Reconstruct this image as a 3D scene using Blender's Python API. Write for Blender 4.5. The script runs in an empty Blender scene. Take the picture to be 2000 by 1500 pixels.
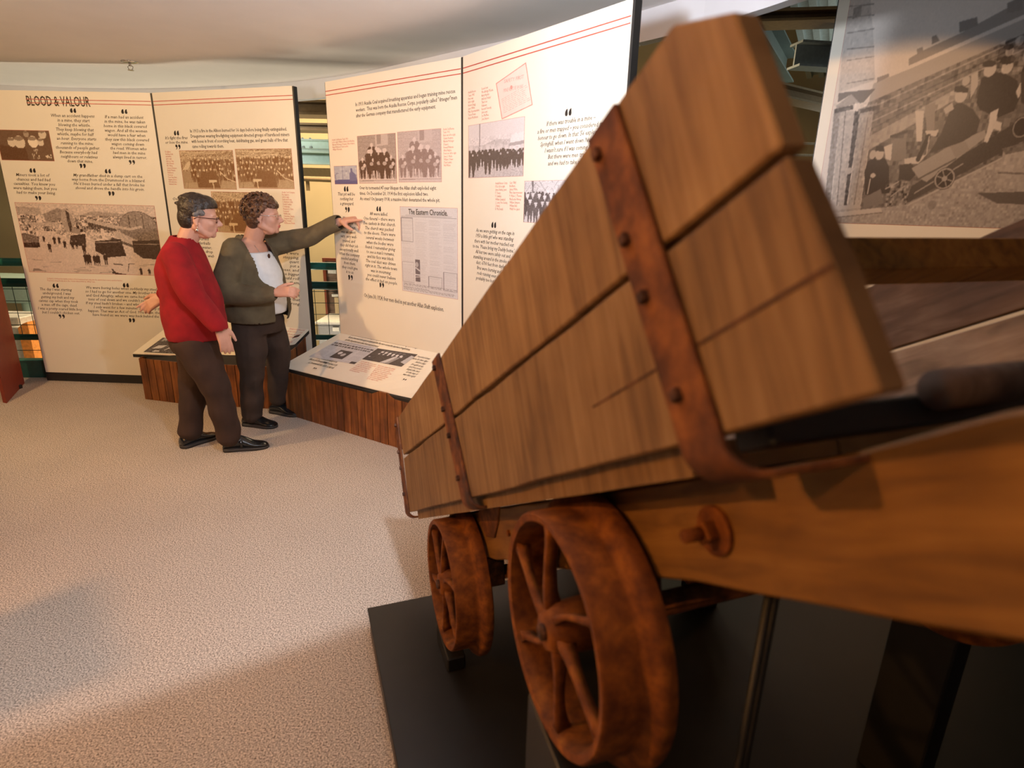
import bpy, bmesh, math, random
import numpy as np
from mathutils import Vector, Matrix
from math import radians, sin, cos, pi, sqrt
scn = bpy.context.scene
C = scn.collection
random.seed(7)
# ---------------------------------------------------------------- camera
cd = bpy.data.cameras.new('camera'); cam = bpy.data.objects.new('camera', cd); C.objects.link(cam)
cd.sensor_width = 36; cd.lens = 1146 / 2000 * 36; cd.clip_start = .02; cd.clip_end = 100
PIT, ROLL = radians(17), radians(1.4)
fw = Vector((0, cos(PIT), -sin(PIT))); rt = Vector((1, 0, 0)); up = rt.cross(fw)
cr = cos(ROLL) * rt + sin(ROLL) * up; cu = -sin(ROLL) * rt + cos(ROLL) * up
cam.matrix_world = Matrix(((cr.x, cu.x, -fw.x, 0), (cr.y, cu.y, -fw.y, 0), (cr.z, cu.z, -fw.z, 1.52), (0, 0, 0, 1)))
cd.dof.use_dof = True; cd.dof.focus_distance = 4.1; cd.dof.aperture_fstop = 3.2
scn.camera = cam
# ---------------------------------------------------------------- exposure, world, lights
scn.view_settings.view_transform = 'Standard'; scn.view_settings.look = 'None'
scn.view_settings.gamma = 1; scn.view_settings.use_curve_mapping = False
scn.view_settings.exposure = 0.0
w = bpy.data.worlds.new('world'); scn.world = w; w.use_nodes = True
w.node_tree.nodes['Background'].inputs[0].default_value = (.78, .86, 1.0, 1)
w.node_tree.nodes['Background'].inputs[1].default_value = .02
def spot(name, loc, to, power, col, size, blend=.3, rad=.04):
    l = bpy.data.lights.new(name, 'SPOT'); l.energy = power; l.color = col; l.spot_size = radians(size)
    l.spot_blend = blend; l.shadow_soft_size = rad
    o = bpy.data.objects.new(name, l); C.objects.link(o); o.location = loc
    o.rotation_euler = (Vector(to) - Vector(loc)).to_track_quat('-Z', 'Y').to_euler(); return o
def area(name, loc, to, power, col, sx, sy):
    l = bpy.data.lights.new(name, 'AREA'); l.shape = 'RECTANGLE'; l.energy = power; l.color = col; l.size = sx; l.size_y = sy
    o = bpy.data.objects.new(name, l); C.objects.link(o); o.location = loc
    o.rotation_euler = (Vector(to) - Vector(loc)).to_track_quat('-Z', 'Y').to_euler(); return o
WARM = (1, .46, .13); COOL = (.80, .88, 1.0)
spot('cool_fill_spot', (-.15, 1.40, 2.02), (-.15 - .545, 1.40 + .84, 2.02 + .08), 98, COOL, 160, .06, .05)  # added cool lamp; its cone edge stands in for a shadow line on the floor
spot('warm_track_spot_left', (-3.3, .1, 2.34), (.2, 1.7, .9), 190, WARM, 110, .6, .06)
spot('warm_track_spot_panels', (-3.4, 2.2, 2.34), (-2.8, 4.7, 1.3), 150, (1, .64, .30), 130, .7, .05)
spot('warm_track_spot_cart', (-1.3, -.9, 2.34), (.3, 1.2, 1.2), 34, WARM, 90, .6, .05)
spot('warm_track_spot_photograph', (1.25, 1.9, 2.2), (1.9, 3.2, 1.3), 32, (1, .58, .26), 74, .1, .04)
spot('cool_track_spot_photograph', (1.15, 2.15, 2.22), (2.1, 3.2, 2.0), 11, COOL, 100, .6, .05)
spot('ceiling_fill_spot', (-.8, -.2, 1.5), (-.9, 2.9, 3.05), 150, (1, .95, .92), 80, .9, .1)  # added unseen spot that brightens the ceiling
area('ceiling_fill_area', (0.0, -1.0, 1.55), (.0, -.999, 2.6), 5, (.80, .88, 1.0), 1.2, .8)  # added unseen uplight behind the camera, lifts the ceiling
area('hall_daylight', (-2, 9.5, 3.9), (-2, 8, 0), 550, (1, .78, .48), 7, 2)
area('hall_fill_area', (-2.6, 5.9, -1.1), (-2.8, 7.6, 2.0), 90, (1, .84, .62), 3, .5)  # added area light, hidden low in the hall, to brighten the beams
spot('hall_beam_fill', (-3.2, 5.95, 2.2), (-2.2, 7.4, 1.95), 45, (.95, 1, .93), 100, .8, .1)  # added spot hidden behind the panels to brighten the mint beam
area('hall_daylight_right', (4.5, 7.5, 3.0), (3.0, 7, 4.6), 22, (.85, .95, .9), 2, 2)

# ---------------------------------------------------------------- materials
MATS = {}
def nt(name):
    m = bpy.data.materials.new(name); m.use_nodes = True; MATS[name] = m
    return m, m.node_tree.nodes, m.node_tree.links, m.node_tree.nodes['Principled BSDF']
def plain(name, col, rough=.6, metal=0, var=.12, scale=30, bump=.0, coat=0):
    m, n, l, b = nt(name)
    b.inputs['Roughness'].default_value = rough; b.inputs['Metallic'].default_value = metal
    tc = n.new('ShaderNodeTexCoord'); no = n.new('ShaderNodeTexNoise'); no.inputs['Scale'].default_value = scale; no.inputs['Detail'].default_value = 4
    l.new(tc.outputs['Object'], no.inputs['Vector'])
    r = n.new('ShaderNodeValToRGB'); r.color_ramp.elements[0].position = .3; r.color_ramp.elements[1].position = .7
    r.color_ramp.elements[0].color = tuple(c * (1 - var) for c in col) + (1,); r.color_ramp.elements[1].color = tuple(min(1, c * (1 + var)) for c in col) + (1,)
    l.new(no.outputs['Fac'], r.inputs['Fac']); l.new(r.outputs['Color'], b.inputs['Base Color'])
    if bump:
        bp = n.new('ShaderNodeBump'); bp.inputs['Strength'].default_value = bump; bp.inputs['Distance'].default_value = .01
        l.new(no.outputs['Fac'], bp.inputs['Height']); l.new(bp.outputs['Normal'], b.inputs['Normal'])
    if coat: b.inputs['Coat Weight'].default_value = coat
    return m
def wood(name, cols, axis_scale=(3, 60, 60), rough=.75, bump=.4, saw=None):
    m, n, l, b = nt(name); b.inputs['Roughness'].default_value = rough
    tc = n.new('ShaderNodeTexCoord'); oi = n.new('ShaderNodeObjectInfo')
    add = n.new('ShaderNodeVectorMath'); add.operation = 'ADD'
    mul = n.new('ShaderNodeVectorMath'); mul.operation = 'SCALE'; mul.inputs['Scale'].default_value = 37.0
    cv = n.new('ShaderNodeCombineXYZ')
    for k in range(3): l.new(oi.outputs['Random'], cv.inputs[k])
    l.new(cv.outputs[0], mul.inputs[0]); l.new(tc.outputs['Object'], add.inputs[0]); l.new(mul.outputs[0], add.inputs[1])
    mp = n.new('ShaderNodeMapping'); mp.inputs['Scale'].default_value = axis_scale; l.new(add.outputs[0], mp.inputs['Vector'])
    g = n.new('ShaderNodeTexNoise'); g.inputs['Scale'].default_value = 1; g.inputs['Detail'].default_value = 6; g.inputs['Distortion'].default_value = .6
    l.new(mp.outputs[0], g.inputs['Vector'])
    big = n.new('ShaderNodeTexNoise'); big.inputs['Scale'].default_value = 6; big.inputs['Detail'].default_value = 5; l.new(add.outputs[0], big.inputs['Vector'])
    mx = n.new('ShaderNodeMix'); mx.data_type = 'FLOAT'; mx.inputs[0].default_value = .45
    l.new(g.outputs['Fac'], mx.inputs[2]); l.new(big.outputs['Fac'], mx.inputs[3])
    r = n.new('ShaderNodeValToRGB'); e = r.color_ramp.elements
    e[0].position = .34; e[1].position = .66; e[0].color = cols[0] + (1,); e[1].color = cols[-1] + (1,)
    if len(cols) > 2:
        k = e.new(.5); k.color = cols[1] + (1,)
    l.new(mx.outputs[0], r.inputs['Fac'])
    out = r.outputs['Color']
    rv = n.new('ShaderNodeHueSaturation'); mr = n.new('ShaderNodeMapRange'); mr.inputs['To Min'].default_value = .82; mr.inputs['To Max'].default_value = 1.2
    l.new(oi.outputs['Random'], mr.inputs['Value']); l.new(mr.outputs[0], rv.inputs['Value']); l.new(out, rv.inputs['Color'])
    l.new(rv.outputs['Color'], b.inputs['Base Color'])
    bp = n.new('ShaderNodeBump'); bp.inputs['Strength'].default_value = bump; bp.inputs['Distance'].default_value = .004
    l.new(mx.outputs[0], bp.inputs['Height']); l.new(bp.outputs['Normal'], b.inputs['Normal'])
    return m
def attrmat(name, rough=.45):
    m, n, l, b = nt(name); a = n.new('ShaderNodeVertexColor'); a.layer_name = 'print'; l.new(a.outputs['Color'], b.inputs['Base Color'])
    no = n.new('ShaderNodeTexNoise'); no.inputs['Scale'].default_value = 90; bp = n.new('ShaderNodeBump'); bp.inputs['Strength'].default_value = .03
    l.new(no.outputs['Fac'], bp.inputs['Height']); l.new(bp.outputs['Normal'], b.inputs['Normal'])
    b.inputs['Roughness'].default_value = rough; return m
def carpet(name):
    m, n, l, b = nt(name); b.inputs['Roughness'].default_value = .95
    tc = n.new('ShaderNodeTexCoord')
    v = n.new('ShaderNodeTexNoise'); v.inputs['Scale'].default_value = 190; v.inputs['Detail'].default_value = 3; v.inputs['Roughness'].default_value = .7
    l.new(tc.outputs['Object'], v.inputs['Vector'])
    r = n.new('ShaderNodeValToRGB'); e = r.color_ramp.elements
    e[0].position = .38; e[0].color = (.10, .075, .060, 1); e[1].position = .60; e[1].color = (.78, .65, .54, 1)
    k = e.new(.46); k.color = (.40, .325, .27, 1); k = e.new(.54); k.color = (.52, .438, .355, 1)
    l.new(v.outputs['Fac'], r.inputs['Fac'])
    big = n.new('ShaderNodeTexNoise'); big.inputs['Scale'].default_value = 2.2; big.inputs['Detail'].default_value = 4; l.new(tc.outputs['Object'], big.inputs['Vector'])
    hs = n.new('ShaderNodeHueSaturation'); mr = n.new('ShaderNodeMapRange'); mr.inputs['To Min'].default_value = .88; mr.inputs['To Max'].default_value = 1.14
    l.new(big.outputs['Fac'], mr.inputs['Value']); l.new(mr.outputs[0], hs.inputs['Value']); l.new(r.outputs['Color'], hs.inputs['Color']); l.new(hs.outputs['Color'], b.inputs['Base Color'])
    bp = n.new('ShaderNodeBump'); bp.inputs['Strength'].default_value = .25; bp.inputs['Distance'].default_value = .003
    l.new(v.outputs['Fac'], bp.inputs['Height']); l.new(bp.outputs['Normal'], b.inputs['Normal']); return m
def rustmat(name, cols, scale=22, rough=.8, bump=.5):
    m, n, l, b = nt(name); b.inputs['Roughness'].default_value = rough; b.inputs['Metallic'].default_value = .15
    tc = n.new('ShaderNodeTexCoord'); no = n.new('ShaderNodeTexNoise'); no.inputs['Scale'].default_value = scale; no.inputs['Detail'].default_value = 8; no.inputs['Roughness'].default_value = .62
    l.new(tc.outputs['Object'], no.inputs['Vector'])
    r = n.new('ShaderNodeValToRGB'); e = r.color_ramp.elements; e[0].position = .33; e[0].color = cols[0] + (1,); e[1].position = .7; e[1].color = cols[2] + (1,)
    k = e.new(.5); k.color = cols[1] + (1,); l.new(no.outputs['Fac'], r.inputs['Fac']); l.new(r.outputs['Color'], b.inputs['Base Color'])
    bp = n.new('ShaderNodeBump'); bp.inputs['Strength'].default_value = bump; bp.inputs['Distance'].default_value = .004
    l.new(no.outputs['Fac'], bp.inputs['Height']); l.new(bp.outputs['Normal'], b.inputs['Normal']); return m
carpet('carpet')
plain('ceiling_paint', (.88, .85, .83), .9, var=.02, scale=4)
plain('fascia_paint', (.72, .74, .78), .9, var=.02, scale=4)
plain('cream_board', (.88, .80, .66), .42, var=.015, scale=3)
plain('black_trim', (.02, .018, .016), .45)
plain('ink_brown', (.085, .058, .035), .6, var=.1)
plain('title_ink', (.06, .042, .022), .6)
plain('ink_dark', (.03, .022, .018), .6)
plain('ink_red', (.66, .20, .12), .6)
plain('ink_line', (.56, .08, .05), .5)
plain('ink_pink', (.78, .33, .27), .6)
plain('cert_paper', (.86, .66, .58), .6, var=.03)
attrmat('photo_print')
wood('console_wood', [(.065, .018, .004), (.18, .055, .012), (.32, .11, .026)], (30, 30, 3), .42, .2)
wood('cart_wood', [(.15, .075, .026), (.27, .146, .054), (.37, .215, .090)], (60, 4, 4), .75, .5)
wood('cart_wood_cross', [(.12, .06, .02), (.22, .11, .045), (.3, .17, .08)], (60, 5, 5), .75, .5)
wood('beam_wood', [(.12, .047, .008), (.235, .104, .017), (.33, .155, .030)], (5, 40, 40), .7, .5)
wood('dark_wood', [(.055, .032, .022), (.115, .070, .048), (.19, .125, .09)], (5, 50, 30), .8, .5)
wood('pale_wood', [(.12, .085, .06), (.25, .18, .135), (.38, .29, .22)], (5, 50, 30), .8, .5)
rustmat('rust', [(.10, .024, .003), (.20, .054, .005), (.36, .115, .010)], 26)
rustmat('strap_rust', [(.05, .018, .008), (.145, .045, .013), (.34, .12, .028)], 16)
rustmat('bolt_rust', [(.03, .012, .007), (.08, .030, .013), (.20, .075, .03)], 40)
plain('black_platform', (.013, .011, .009), .38, var=.15, scale=8)
plain('black_iron', (.012, .011, .010), .5)
plain('teal_paint', (.035, .22, .17), .22, coat=.6, var=.08)
plain('dark_green_paint', (.012, .065, .052), .3)
plain('mesh_wire', (.02, .05, .04), .4, metal=.3)
plain('mint_steel', (.52, .70, .62), .4, var=.05)
plain('tan_wall', (.66, .50, .29), .85, var=.04, scale=2)
plain('tan_steel', (.34, .23, .12), .7, var=.1)
plain('green_steel', (.10, .13, .115), .6, var=.15, scale=3)
plain('grey_steel', (.30, .34, .33), .6)
plain('deck_metal', (.36, .40, .38), .45, metal=.3)
plain('lower_floor', (.10, .15, .13), .7)
plain('red_panel', (.26, .028, .008), .5, var=.08)
plain('orange_wood', (.78, .28, .06), .5, var=.2)
plain('white_paint', (.75, .72, .66), .5)
plain('grey_panel', (.30, .30, .31), .5)
plain('red_frame', (.22, .05, .02), .4)
plain('chrome', (.75, .77, .80), .12, metal=1)
plain('skin', (.62, .33, .24), .5, var=.06, scale=25)
plain('lip', (.55, .14, .12), .45)
plain('eye_white', (.75, .74, .72), .2); plain('eye_dark', (.05, .03, .02), .2)
plain('red_knit', (.27, .004, .008), .95, var=.2, scale=14, bump=.25)
plain('olive_knit', (.118, .092, .052), .95, var=.2, scale=14, bump=.25)
plain('brown_trousers', (.040, .018, .010), .9, var=.25, scale=9, bump=.2)
plain('brown_trousers_grey', (.045, .026, .018), .9, var=.25, scale=9, bump=.2)
plain('white_shirt', (.74, .78, .82), .9, var=.04)
plain('black_leather', (.010, .011, .013), .22, coat=.5, bump=.15)
plain('sole', (.035, .028, .024), .7)
plain('dark_hair', (.030, .020, .015), .42, var=.5, scale=60, bump=.8)
plain('grey_hair', (.13, .12, .12), .4, var=.45, scale=70, bump=.8)
plain('curly_hair', (.10, .045, .024), .42, var=.5, scale=60, bump=.8)
plain('glasses_brown', (.08, .02, .012), .25)
m, n, l, b = nt('lens_glass'); b.inputs['Transmission Weight'].default_value = 1; b.inputs['Roughness'].default_value = .02; b.inputs['IOR'].default_value = 1.1; b.inputs['Alpha'].default_value = .35
M = MATS
# ---------------------------------------------------------------- helpers
def link(name, bm, mat, parent=None, smooth=False, loc=None):
    me = bpy.data.meshes.new(name); bm.normal_update(); bm.to_mesh(me); bm.free()
    return linkme(name, me, mat, parent, smooth)
def linkme(name, me, mat, parent=None, smooth=False):
    for mm in (mat if isinstance(mat, list) else [mat]): me.materials.append(M[mm])
    if smooth: me.polygons.foreach_set('use_smooth', [True] * len(me.polygons))
    o = bpy.data.objects.new(name, me); C.objects.link(o)
    if parent is not None: o.parent = parent
    return o
def thing(name, label, cat, loc=(0, 0, 0), group=None, rz=0):
    o = bpy.data.objects.new(name, None); C.objects.link(o); o.location = loc; o.rotation_euler = (0, 0, rz); o.empty_display_size = .1
    o['label'] = label; o['category'] = cat
    if group: o['group'] = group
    return o
def tag(o, label, cat, group=None):
    o['label'] = label; o['category'] = cat
    if group: o['group'] = group
    return o
def struct(name, bm, mat, parent=None):
    o = link(name, bm, mat, parent)
    if parent is None: o['kind'] = 'structure'
    return o
def hexa(bm, p):   # p: 8 points, bottom 4 (ccw), top 4
    v = [bm.verts.new(q) for q in p]
    for f in ((3, 2, 1, 0), (4, 5, 6, 7), (0, 1, 5, 4), (1, 2, 6, 5), (2, 3, 7, 6), (3, 0, 4, 7)): bm.faces.new([v[k] for k in f])
def box(bm, a, b):
    x0, y0, z0 = a; x1, y1, z1 = b
    hexa(bm, [(x0, y0, z0), (x1, y0, z0), (x1, y1, z0), (x0, y1, z0), (x0, y0, z1), (x1, y0, z1), (x1, y1, z1), (x0, y1, z1)])
def bev(bm, w=.003, seg=1):
    bmesh.ops.bevel(bm, geom=bm.edges[:], offset=w, segments=seg, affect='EDGES', profile=.6)
def prism(bm, poly, o, ax, ay, az, h):  # poly in 2D -> o+ax*x+ay*y, extruded az*h
    o, ax, ay, az = map(Vector, (o, ax, ay, az)); n = len(poly)
    lo = [bm.verts.new(o + ax * x + ay * y) for x, y in poly]; hi = [bm.verts.new(o + ax * x + ay * y + az * h) for x, y in poly]
    bm.faces.new(lo[::-1]); bm.faces.new(hi)
    for i in range(n): bm.faces.new((lo[i], lo[(i + 1) % n], hi[(i + 1) % n], hi[i]))
    bmesh.ops.recalc_face_normals(bm, faces=bm.faces[:])
def tube(bm, pts, r, n=10):
    pts = [Vector(p) for p in pts]; rings = []
    for i, p in enumerate(pts):
        d = (pts[min(i + 1, len(pts) - 1)] - pts[max(i - 1, 0)]).normalized()
        a = d.orthogonal().normalized() if abs(d.z) > .95 else d.cross(Vector((0, 0, 1))).normalized(); b_ = d.cross(a)
        rr = r[i] if isinstance(r, (list, tuple)) else r
        rings.append([bm.verts.new(p + a * rr * cos(2 * pi * k / n) + b_ * rr * sin(2 * pi * k / n)) for k in range(n)])
    for A, B in zip(rings, rings[1:]):
        for k in range(n): bm.faces.new((A[k], A[(k + 1) % n], B[(k + 1) % n], B[k]))
    bm.faces.new(rings[0][::-1]); bm.faces.new(rings[-1]); bmesh.ops.recalc_face_normals(bm, faces=bm.faces[:])

# ---------------------------------------------------------------- setting
bm = bmesh.new()
FLO = [(-9, -4), (6, -4), (6, 1.6), (1.9, 3.9), (-.9, 5.21), (-1.63, 5.13), (-4, 4.87), (-4.3, 4.835), (-9, 4.25)]
prism(bm, FLO, (0, 0, -.14), (1, 0, 0), (0, 1, 0), (0, 0, 1), .14)
struct('floor', bm, 'carpet')
EDGE = [(-7.0, 5.1), (-5.6, 5.45), (-4.6, 5.66), (-3.9, 5.72), (-3.55, 5.71), (-3.19, 5.66), (-2.85, 5.58), (-2.53, 5.48), (-2.2, 5.36), (-1.93, 5.25), (-1.65, 5.10), (-1.36, 4.92), (-1.09, 4.72), (-.72, 4.38), (-.36, 4.04), (-.087, 3.80), (.24, 3.49), (.558, 3.23), (.80, 2.93), (.96, 2.66), (1.10, 2.38), (1.3, 1.95), (1.7, 1.2), (2.4, .2), (6, -.6)]
bm = bmesh.new()
prism(bm, [(-7, -4)][:0] + [(6, -4)] + EDGE[::-1] + [(-7.0, -4)], (0, 0, 2.42), (1, 0, 0), (0, 1, 0), (0, 0, 1), .16)
struct('ceiling', bm, 'ceiling_paint')
bm = bmesh.new()
for (x0, y0), (x1, y1) in zip(EDGE, EDGE[1:]):
    n0 = Vector((-(y1 - y0), x1 - x0, 0)).normalized() * .06
    hexa(bm, [(x0, y0, 2.285), (x1, y1, 2.285), (x1 + n0.x, y1 + n0.y, 2.285), (x0 + n0.x, y0 + n0.y, 2.285), (x0, y0, 2.6), (x1, y1, 2.6), (x1 + n0.x, y1 + n0.y, 2.6), (x0 + n0.x, y0 + n0.y, 2.6)])
struct('trim_1', bm, 'fascia_paint')
# hall beyond the mezzanine
bm = bmesh.new(); box(bm, (-14, 4.9, -1.5), (12, 12.2, -1.35)); struct('floor_lower', bm, 'lower_floor')
bm = bmesh.new(); box(bm, (-14, 11.0, -1.35), (12, 11.2, 5.6)); struct('wall_back', bm, 'tan_wall')
bm = bmesh.new(); box(bm, (-14.2, 4.9, -1.35), (-14, 11.0, 5.6)); struct('wall_left', bm, 'tan_wall')
bm = bmesh.new(); box(bm, (12, 2, -1.35), (12.2, 11.0, 5.6)); struct('wall_right', bm, 'green_steel')
# corrugated deck
bm = bmesh.new(); box(bm, (-14, 3.4, 4.6), (12, 11, 4.75)); struct('ceiling_upper', bm, 'green_steel')
bm = bmesh.new(); P0_, P1_ = Vector((2.62, 6.62, 3.5)), Vector((4.05, 9.35, 3.5)); dr = (P1_ - P0_).normalized(); dp = Vector((dr.y, -dr.x, 0)); P0_ -= dr * 3.2
prof = []
for k in range(34): x = k * .17; prof += [(x, 0), (x + .07, 0), (x + .085, .05), (x + .155, .05)]
for (xa, za), (xb, zb) in zip(prof, prof[1:]):
    bm.faces.new([bm.verts.new(P0_ + dp * xx + dr * yy + Vector((0, 0, zz))) for xx, zz, yy in ((xa, za, 0), (xb, zb, 0), (xb, zb, 7.2), (xa, za, 7.2))])
struct('ceiling_deck', bm, 'deck_metal')
def ibeam(name, p0, p1, h, wd, mat, label, group=None, pipe=False, bolts=None, mat2=None):
    p0, p1 = Vector(p0), Vector(p1); d = (p1 - p0); L = d.length; d.normalize(); s = d.cross(Vector((0, 0, 1))).normalized()
    t = thing(name, label, 'beam', p0, group)
    def pc(nm, z0, z1, w0, w1, mt):
        b = bmesh.new(); prism(b, [(w0, z0), (w1, z0), (w1, z1), (w0, z1)], (0, 0, 0), s, (0, 0, 1), d, L); return link(nm, b, mt, t)
    pc('flange', -h / 2, -h / 2 + .02, -wd / 2, wd / 2, mat2 or mat); pc('flange', h / 2 - .02, h / 2, -wd / 2, wd / 2, mat); pc('web', -h / 2 + .02, h / 2 - .02, -.01, .01, mat)
    if bolts is not None:
        b = bmesh.new()
        for i in (0, 1):
            for j in (0, 1):
                q = d * (bolts + i * .09) + Vector((0, 0, .05 + j * .09)); 
                prism(b, [(.016 * cos(a * pi / 3), .016 * sin(a * pi / 3)) for a in range(6)], q + s * .01, d, (0, 0, 1), s, .012)
        link('bolt_heads', b, 'grey_steel', t)['kind'] = 'stuff'
    return t
ibeam('steel_beam', (-6, 7.48, 2.07), (1.0, 7.13, 2.03), .27, .16, 'mint_steel', 'pale mint green steel beam seen through the gap between the panels', bolts=3.52)
bm = bmesh.new(); tube(bm, [(-6, 7.34, 2.075), (1.0, 6.99, 2.035)], .026, 14); tag(link('steel_pipe', bm, 'mint_steel', None, True), 'pale green pipe running along the front of the mint beam', 'pipe')
for y, z, h, lb in ((6.5, 2.38, .13, 'upper'), (7.0, 2.265, .07, 'lower')):
    ibeam('ceiling_joist', (-6, y, z), (.9, y - .35, z - .02), h, .3, 'tan_steel', 'brown painted roof joist above the mint beam, the %s one' % lb, 'roof joists behind the panels')
bm = bmesh.new(); box(bm, (-7, 9.0, 1.85), (1.6, 9.2, 1.96)); tag(link('ceiling_duct', bm, 'tan_steel'), 'dark brown beam low on the far wall below the mint beam', 'beam')
bm = bmesh.new(); tube(bm, [(-7, 10.3, 1.92), (1.5, 10.0, 1.74)], .04); tube(bm, [(-3.45, 10.2, 1.84), (-3.45, 10.2, 1.66)], .03)
tag(link('wall_pipe', bm, 'tan_steel'), 'thin brown pipe with a short drop on the tan far wall', 'pipe')
# right hand hall steelwork
ibeam('steel_beam', (1.4, 6.2, 3.17), (4.6, 5.6, 3.17), .10, .3, 'tan_steel', 'tan steel roof beam just right of the top of the cart end')
ibeam('steel_beam', (2.50, 6.0, 2.88), (5.5, 6.4, 2.88), .21, .2, 'grey_steel', 'grey green steel beam with a square end left of the big photograph')
ibeam('steel_beam', (1.6, 5.3, 3.25), (3.4, 8.4, 3.25), .30, .25, 'green_steel', 'dark green roof beam running away beside the grey box beam')
ibeam('steel_beam', (1.8, 6.4, 2.78), (5.5, 8.2, 2.55), .13, .25, 'tan_steel', 'lowest dark sloping roof beam left of the big photograph')
bm = bmesh.new(); box(bm, (.9, 9.8, 1.35), (6.5, 10.0, 2.25)); tag(link('gallery_parapet', bm, 'tan_wall'), 'tan gallery front far away beside the cream edge of the big photograph', 'parapet')
for i, z in enumerate((2.35, 2.52)):
    bm = bmesh.new(); tube(bm, [(1.0, 9.9, z), (6.5, 9.9, z + .03)], .02, 8)
    for xx in (1.2, 3.0, 4.8, 6.3): tube(bm, [(xx, 9.9, 2.24 if i == 0 else 2.36), (xx, 9.9, z)], .015, 6)
    tag(link('gallery_rail', bm, 'white_paint'), 'thin pale rail above the far gallery front, %s of two' % ('lower', 'upper')[i], 'rail', 'far gallery rails')
# ---------------------------------------------------------------- railing
R0 = Vector((-4.6, 4.77, 0)); R1 = Vector((-.95, 5.17, 0)); rd = (R1 - R0).normalized()
t = thing('railing', 'teal green tubular railing with wire mesh running behind the display panels', 'railing', R0)
for z, r, mt in ((.978, .033, 'teal_paint'), (.812, .036, 'dark_green_paint'), (.355, .026, 'dark_green_paint')):
    bm = bmesh.new(); tube(bm, [(0, 0, z), tuple((R1 - R0) + Vector((0, 0, z)))], r, 16); link('rail', bm, mt, t, True)
L_ = (R1 - R0).length
for i, s in enumerate((.02, 1.75, L_ - .02)):
    bm = bmesh.new(); q = rd * s; tube(bm, [(q.x, q.y, 0), (q.x, q.y, .97)], .025, 12); link('post', bm, 'dark_green_paint', t, True)
bm = bmesh.new()
for k in range(5):
    z = .76 - k * .1; tube(bm, [(0, -.0, z), tuple((R1 - R0) + Vector((0, 0, z)))], .0028, 5)
s = .05
while s < L_:
    q = rd * s; tube(bm, [(q.x, q.y, .35), (q.x, q.y, .8)], .0028, 5); s += .105
link('wire_mesh', bm, 'mesh_wire', t)['kind'] = 'stuff'
bm = bmesh.new(); nn = Vector((-rd.y, rd.x, 0)); prism(bm, [(-.01, .003), (.01, .003), (.01, .155), (-.01, .155)], (0, 0, 0), nn, (0, 0, 1), rd, L_); link('toe_board', bm, 'dark_green_paint', t)
bm = bmesh.new(); prism(bm, [(-.03, .155), (.03, .155), (.03, .165), (-.03, .165)], (0, 0, 0), nn, (0, 0, 1), rd, L_); link('toe_cap', bm, 'teal_paint', t)
bm = bmesh.new(); tube(bm, [(0, -.0, .24), tuple((R1 - R0) + Vector((0, 0, .24)))], .003, 5); link('wire', bm, 'mesh_wire', t)
# ---------------------------------------------------------------- things on the lower level
def simple(name, label, cat, a, b_, mat, rz=0, group=None):
    bm = bmesh.new(); box(bm, a, b_); bev(bm, .01); return tag(link(name, bm, mat), label, cat, group)
t = thing('display_case', 'orange sided wooden display case behind the mesh at far left', 'display case', (-5.2, 6.4, -1.35))
bm = bmesh.new(); box(bm, (-.9, 0, 0), (-.31, .5, 1.43)); bev(bm, .01); link('cabinet', bm, 'white_paint', t)
bm = bmesh.new(); prism(bm, [(-.30, 0), (-.19, 0), (-.19, 1.50), (-.24, 1.48), (-.30, 1.43)], (0, 0, 0), (1, .1, 0), (0, 0, 1), (0, 1, 0), .5); link('side_board', bm, 'orange_wood', t)
bm = bmesh.new(); box(bm, (-.9, .1, 1.43), (-.38, .5, 1.52)); bev(bm, .01); link('top_box', bm, 'white_paint', t)
t = thing('winch_machine', 'green painted machine behind the mesh at far left', 'machine', (-6.5, 7.6, -1.35))
bm = bmesh.new(); box(bm, (-1.2, 0, 1.48), (.35, .6, 1.80)); bev(bm, .03, 2); link('housing', bm, 'mint_steel', t)
bm = bmesh.new(); tube(bm, [(.05, .1, .9), (.05, .1, 1.48)], .06, 14); link('column', bm, 'mint_steel', t, True)
bm = bmesh.new(); box(bm, (-1.4, .1, 0), (1.0, .7, 1.0)); bev(bm, .03, 2); link('base', bm, 'dark_green_paint', t)
bm = bmesh.new(); tube(bm, [(.05, .0, 1.2), (.05, -.02, 1.2)], .03, 12); link('knob', bm, 'red_frame', t)
t = thing('framed_display', 'tall glazed display in a red brown frame behind the mesh between the panels', 'display', (-2.33, 7.2, -1.35))
for a, b_ in (((0, 0, 0), (.035, .06, 2.20)), ((.72, 0, 0), (.77, .06, 2.20)), ((.035, 0, 2.165), (.72, .06, 2.20)), ((.035, 0, 0), (.72, .06, .05))):
    bm = bmesh.new(); box(bm, a, b_); link('frame_bar', bm, 'red_frame', t)
bm = bmesh.new(); box(bm, (.035, .03, .05), (.72, .05, 2.165)); link('back_panel', bm, 'dark_wood', t)
bm = bmesh.new(); box(bm, (.10, -.04, 1.74), (.62, .028, 1.77)); link('shelf', bm, 'white_paint', t)
bm = bmesh.new(); box(bm, (.13, -.04, 1.5), (.62, .028, 1.73)); link('show_card', bm, 'tan_wall', t)
bm = bmesh.new(); box(bm, (.07, -.03, 2.02), (.17, .028, 2.06)); link('lamp', bm, 'white_paint', t)
t = thing('low_plinth', 'grey and white box plinth below the framed display', 'plinth', (-2.19, 6.45, -1.35))
bm = bmesh.new(); box(bm, (0, 0, 0), (.8, .5, 1.55)); bev(bm, .01); link('body', bm, 'grey_panel', t)
bm = bmesh.new(); box(bm, (-.02, -.02, 1.55), (.82, .52, 1.57)); link('top', bm, 'white_paint', t)
bm = bmesh.new(); box(bm, (.17, -.012, 1.47), (.24, -.002, 1.51)); link('card', bm, 'white_paint', t)
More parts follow.
